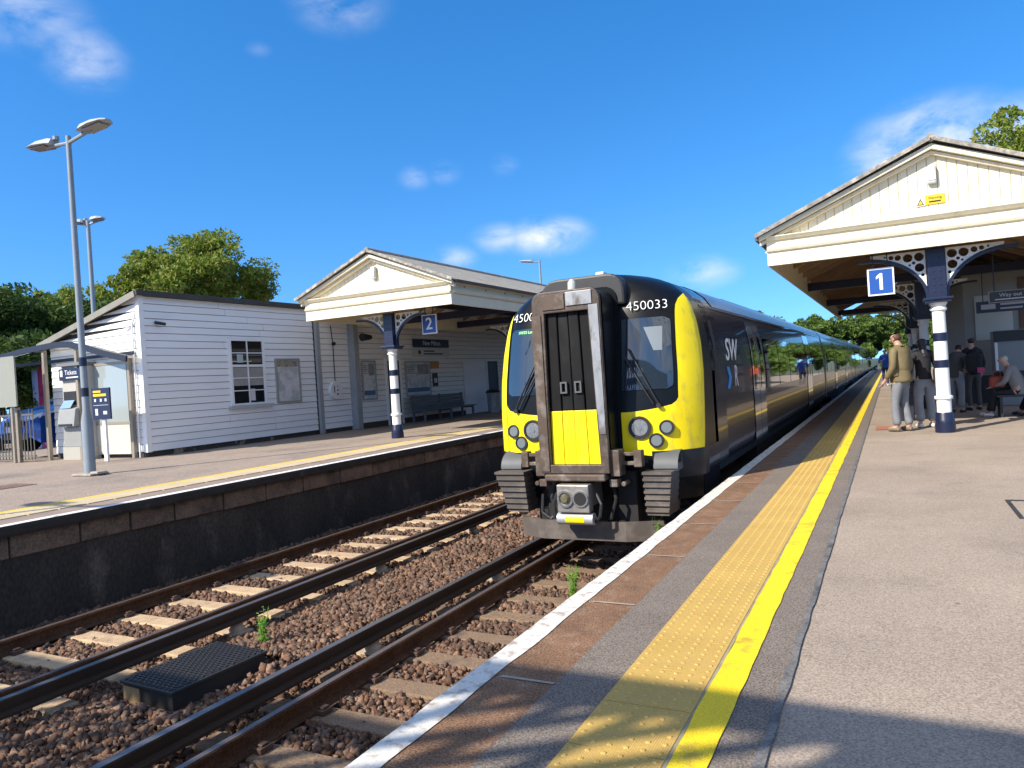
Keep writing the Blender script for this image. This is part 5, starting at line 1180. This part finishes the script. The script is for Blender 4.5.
q = o + W['nb']; cl_ = skin_obj('collar', [W['nb'] + Vector((.075 * math.cos(a), .075 * math.sin(a), .05)) for a in np.linspace(0, 5.6, 9)], [(i, i + 1) for i in range(8)], [.022] * 9, olive, tman)
for sx in (-1, 1):
    pk = MB(); c_ = o + W['belly'] + Vector((math.cos(R(62)), math.sin(R(62)), 0)) * .165 * sx + Vector((0, 0, -.06)); pk.box(c_.x - .05, c_.x + .05, c_.y - .05, c_.y + .05, c_.z - .07, c_.z + .07); pk.build('pocket', olive, tman, bevel=.02)
person('long-haired woman in black top and wide pale trousers behind the man in olive', .56, 16.45, 0, R(20), 1.74, darkcloth, palegrey, shoe_w, hair_bk, hair='long', leg_r=1.32, jacket_len=1.0)
hb = thing('handbag', 'black shoulder bag hanging beside the long-haired woman', 'bag', (.82, 16.35, .85)); MB().box(.72, .92, 16.25, 16.5, .85, 1.15).build('bag_body', darkcloth, hb, bevel=.04); MB().tube([(.82, 16.27, 1.13), (.74, 16.36, 1.48), (.82, 16.48, 1.13)], .012, 6).build('strap', darkcloth, hb)
t3, W3, o3 = person('person in a grey top and grey trousers in the shade right of the column', 1.35, 20.3, 0, R(-30), 1.68, greycloth, palegrey, shoe_k, hair_bk, leg_r=1.2, J=dict(chest=(0, .07, 1.28), nb=(0, .12, 1.43), neck=(0, .16, 1.48), head=(0, .22, 1.55), shL=(-.18, .10, 1.37), shR=(.18, .10, 1.37), elL=(-.24, .14, 1.1), elR=(.23, .16, 1.1), wrL=(-.1, .34, 1.06), wrR=(.1, .34, 1.06)))
person('person in dark clothes standing close beside the grey-topped person in the shade', 1.75, 20.9, 0, R(25), 1.75, darkcloth, greycloth, shoe_k, hair_bk)
bp_ = thing('backpack', 'dark backpack with a pink pocket at the back of a person in the shade', 'backpack', (1.72, 20.0, 1.0)); MB().box(1.56, 1.88, 19.95, 20.2, .92, 1.38).build('bag_body', darkcloth, bp_, bevel=.07); MB().box(1.76, 1.9, 19.93, 19.949, .92, 1.04).build('pocket', mat('pink_pocket', (.55, .06, .16), .6), bp_)
SIT = dict(pelvis=(0, 0, .52), belly=(0, .04, .68), chest=(0, .12, .88), nb=(0, .17, 1.03), neck=(0, .21, 1.09), head=(0, .26, 1.18), shL=(-.18, .15, .98), shR=(.18, .15, .98), elL=(-.22, .22, .74), elR=(.22, .22, .74), wrL=(-.12, .42, .66), wrR=(.12, .42, .66),
           hipL=(-.1, .04, .50), hipR=(.1, .04, .50), knL=(-.12, .44, .50), knR=(.12, .44, .50), anL=(-.12, .50, .08), anR=(.12, .62, .08), toL=(-.13, .66, .035), toR=(.13, .78, .035))
person('white-haired person in a grey top sitting bent forward on the shaded bench', 2.38, 18.65, 0, R(75), 1.74, mat('light_grey_top', (.20, .20, .20), .8), darkcloth, shoe_w, hair_wh, J=SIT)
person('seated person in a dark cap and dark clothes at the right edge of the bench', 3.0, 18.75, 0, R(80), 1.74, darkcloth, darkcloth, shoe_k, hair_bk, J=SIT)
rb_ = thing('red_bag', 'orange red bag on the lap of the seated white-haired person', 'bag', (2.0, 18.8, .62)); MB().box(1.86, 2.14, 18.6, 18.9, .62, .86).build('bag_body', mat('red_cloth', (.28, .05, .025), .7), rb_, bevel=.05); MB().ring((2.0, 18.75, .9), (0, 1, 0), .08, .02, .02, 14).build('handle', mat('red_cloth', (.28, .05, .025), .7), rb_)
person('distant man in a blue football shirt walking along platform 1', -.22, 40.5, 0, R(170), 1.78, mat('blue_shirt', (.02, .10, .55), .7, c2=(.6, .62, .68), ds=4, dlo=.56, dhi=.6), mat('dark_shorts', (.02, .03, .09), .8), shoe_w, hair_br, J=dict(anL=(-.1, .16, .08), toL=(-.11, .32, .05), knL=(-.1, .14, .5), anR=(.1, -.2, .12), toR=(.1, -.06, .035), wrR=(.12, .25, 1.2), elR=(.26, .05, 1.14)))
person('person in an orange high-visibility jacket farther down platform 1, seen mirrored in the train side', 3.0, 45.5, 0, R(150), 1.78, mat('orange_jacket', (.75, .10, .02), .6), darkcloth, shoe_k, hair_br)

# ------------------------------------------------------------------ trees
bark = mat('bark', (.09, .065, .045), .9, var=.3, vs_=4)
def leaf_mat(nm, cols): return mat(nm, cols[0], .55, island=cols, transl=.38, spec=.3)
L_oak = leaf_mat('oak_leaves', [(.11, .18, .025), (.20, .27, .035), (.15, .23, .03), (.28, .31, .05), (.18, .25, .04), (.29, .23, .05)])
L_dark = leaf_mat('dark_leaves', [(.028, .06, .014), (.06, .11, .022), (.09, .145, .03), (.04, .085, .02)])
L_mid = leaf_mat('mid_leaves', [(.065, .125, .022), (.11, .18, .035), (.15, .22, .045), (.08, .145, .028)])
def crown_mesh(name, rx, ry, rz, nclump, nleaf, size, m, seed, flat=.0):
    r = np.random.default_rng(seed)
    d = r.normal(size=(nclump, 3)); d /= np.linalg.norm(d, axis=1)[:, None]; d[:, 2] = np.abs(d[:, 2]) * 1.0 - .35 * (r.random(nclump))
    rad = r.uniform(.30, 1.12, nclump) ** .6
    c = d * rad[:, None] * np.array([rx, ry, rz]) * .82
    cs = r.uniform(.09, .25, nclump) * min(rx, rz)
    k = r.integers(0, nclump, nleaf)
    q = r.normal(size=(nleaf, 3)); q /= np.linalg.norm(q, axis=1)[:, None]
    P = c[k] + q * (cs[k] * r.uniform(.25, 1.0, nleaf) ** .5)[:, None] * np.array([1.15, 1.15, .8])
    a = r.normal(size=(nleaf, 3)) + q * .5; a /= np.linalg.norm(a, axis=1)[:, None]
    b2 = np.cross(a, r.normal(size=(nleaf, 3))); b2 /= np.linalg.norm(b2, axis=1)[:, None]
    s = size * r.uniform(.55, 1.35, nleaf)
    a = a * s[:, None]; b2 = b2 * (s * .55)[:, None]
    V = np.stack([P - a, P + b2 * .9, P + a, P - b2 * .9], 1).reshape(-1, 3)
    F = np.arange(nleaf * 4).reshape(-1, 4)
    return fast_mesh(name, V, F, m), c
def tree(label, x, y, z0, hgt, rx, rz, m, seed, nleaf=9000, size=.16, nclump=60, cm=None, group='trees around the station'):
    t = thing('tree', label, 'tree', (x, y, z0), group)
    if cm is None: cm = crown_mesh('crown', rx, rx, rz, nclump, nleaf, size, m, seed)
    me, cl = cm
    zc_ = hgt - rz
    o = bpy.data.objects.new('crown', me); col.objects.link(o); o.parent = t; o.location = (0, 0, zc_)
    tr = MB(); rr = random.Random(seed); tk = max(.12, hgt * .028)
    tr.cyl((x, y, z0 - .3), (x + .1, y, z0 + hgt * .3), tk * 1.25, tk, n=10); tr.cyl((x + .1, y, z0 + hgt * .3), (x, y, z0 + zc_ + rz * .2), tk, tk * .45, n=8)
    for i in range(0, len(cl), max(1, len(cl) // 12)):
        e = Vector((x + cl[i][0], y + cl[i][1], z0 + zc_ + cl[i][2])); st_ = Vector((x + .05, y, z0 + hgt * rr.uniform(.3, .55))); mid = st_.lerp(e, .5) + Vector((0, 0, .3)); tr.cyl(st_, mid, tk * .4, tk * .25, n=6); tr.cyl(mid, e, tk * .25, tk * .08, n=5)
    tr.build('trunk', bark, t, True)
    return cm
tree('large yellow-green tree rising behind the white hut', -33.6, 27.9, 0, 11.3, 4.7, 4.0, L_oak, 11, 40000, .11, 120)
cmd = crown_mesh('crown', 3.3, 3.3, 3.2, 80, 20000, .12, L_dark, 5); cmm = crown_mesh('crown', 3.6, 3.6, 3.3, 80, 20000, .12, L_mid, 8); cmo = crown_mesh('crown', 3.4, 3.4, 3.0, 80, 20000, .115, L_oak, 9)
tree('dark green tree at the left edge of the picture above the blank board', -33.8, 17.6, 0, 7.5, 3.3, 3.2, L_dark, 1, cm=cmd)
tree('dark tree behind the lamp post pole and the ticket shelter', -32.6, 21.0, 0, 7.0, 3.3, 3.2, L_dark, 2, cm=cmd)
tree('brown-tinged tree between the two lamp poles left of the hut', -38.5, 25.0, 0, 8.7, 3.4, 3.0, L_oak, 3, cm=cmo)
tree('low dark tree right behind the hut roof slope', -30.0, 22.2, 0, 5.6, 3.3, 3.2, L_dark, 4, cm=cmd)
tree('dark leafy tree shading the blue car', -30.5, 16.2, 0, 5.2, 3.3, 3.2, L_dark, 14, cm=cmd)
tree('green tree at the far left beyond the car park', -36.5, 19.5, 0, 7.6, 3.6, 3.3, L_mid, 15, cm=cmm)
tree('small tree tip showing above the platform 2 canopy ridge', -29.8, 36.0, 0, 8.3, 3.3, 3.2, L_dark, 16, cm=cmd)
big = crown_mesh('crown', 4.6, 4.6, 4.2, 80, 18000, .19, L_mid, 21); bigo = crown_mesh('crown', 4.4, 4.4, 3.8, 80, 18000, .19, L_mid, 22)
for lb_, x, y, h, c_ in (('far tree left of the train roofline', -13.5, 88, 8.1, big), ('far olive tree right above the train roof', -8.4, 96, 8.0, bigo), ('far broad tree beyond the train end', -3.2, 100, 8.0, bigo), ('far tree where the train vanishes', 1.8, 104, 7.4, big),
                         ('far tree behind the man in blue', 4.5, 92, 7.4, bigo), ('far tree seen under the canopy left of the column', 9.5, 96, 8.6, big), ('far tree seen under the canopy right of the column', 8.5, 72, 7.0, bigo), ('tree behind the waiting room corner', 10.5, 60, 8.0, big), ('tree farther right behind the waiting room', 16, 66, 9, bigo), ('tree beyond the end of platform 1', 6.5, 58, 6.0, big)):
    tree(lb_, x, y, -.8, h + .8, 4.5, 4.0, L_mid, int(x * 7 + 300), cm=c_)
tree('tall orange-tinged tree top above the platform 1 canopy roof at the right edge', 6.3, 41.0, 0, 12.7, 4.4, 3.8, L_oak, 31, 30000, .12, 100)
bush = crown_mesh('foliage', 4.2, 2.2, 1.9, 60, 7000, .22, L_mid, 41)
for i, (x, y) in enumerate(((-16, 84), (-10, 90), (-4, 94), (2, 97), (8, 90), (9.5, 80), (10, 70), (11, 62), (12, 52), (9, 99), (16, 96), (14, 82))):
    o = bpy.data.objects.new('hedge_bush', bush[0]); col.objects.link(o); o.location = (x, y, 1.3); o.rotation_euler = (0, 0, i * 1.3); o.scale = (1, 1, 1.6)
    tag(o, 'dense green bush in the far hedge beneath the trees beyond the platforms', 'bush', 'bushes of the far hedge')
# trees and fence along the back of platform 1 (seen mirrored in the train)
pf = thing('paling_fence', 'timber paling fence along the back of platform 1 beyond the waiting room', 'fence', (8.6, 40, 0))
pm_ = MB(); y = 38.0
while y < 90: pm_.box(8.58, 8.60, y, y + .12, .05, 1.3); y += .16
pm_.build('palings', mat('pale_timber', (.30, .26, .2), .8, var=.2, vs_=4), pf); MB().box(8.6, 8.65, 38, 90, .3, .4).box(8.6, 8.65, 38, 90, 1.0, 1.1).build('rail', bark, pf)

# ------------------------------------------------------------------ footbridge behind the photographer: it throws the lattice shadow
fbm = mat('bridge_grey_paint', (.10, .12, .14), .5, var=.15, vs_=3)
fbr = thing('footbridge', 'dark lattice footbridge over the tracks behind the photographer', 'footbridge', (-5, -4.5, 0))
ZB1 = 6.25; ZB0 = 4.95
for y in (-3.75, -5.6):
    gd = MB(); gd.box(-17, 7, y - .06, y + .06, ZB1 - .22, ZB1).box(-17, 7, y - .06, y + .06, ZB0 - .25, ZB0 - .05)
    x = -17.0
    while x < -4.6:
        gd.beam((x, y, ZB0 - .05), (x, y, ZB1 - .22), .05, .08, upv=(1, 0, 0)); gd.beam((x, y + .055, ZB0 - .05), (x + 1.05, y + .055, ZB1 - .22), .04, .08, upv=(0, 1, 0)); x += .35
    gd.box(-4.0, 7, y - .05, y + .05, ZB1 - .62, ZB1 - .22)
    x = -4.0
    while x < 7: gd.box(x, x + .3, y - .05, y + .05, ZB0 - .05, ZB1 - .62); x += .95
    gd.build('lattice_girder', fbm, fbr)
MB().box(-17, 7, -5.6, -3.75, ZB0 - .3, ZB0 - .22).build('deck', fbm, fbr)
for x in (-12.5, 4.5):
    for y in (-3.75, -5.6): MB().box(x - .15, x + .15, y - .15, y + .15, 0, ZB0 - .25).build('pier', fbm, fbr)
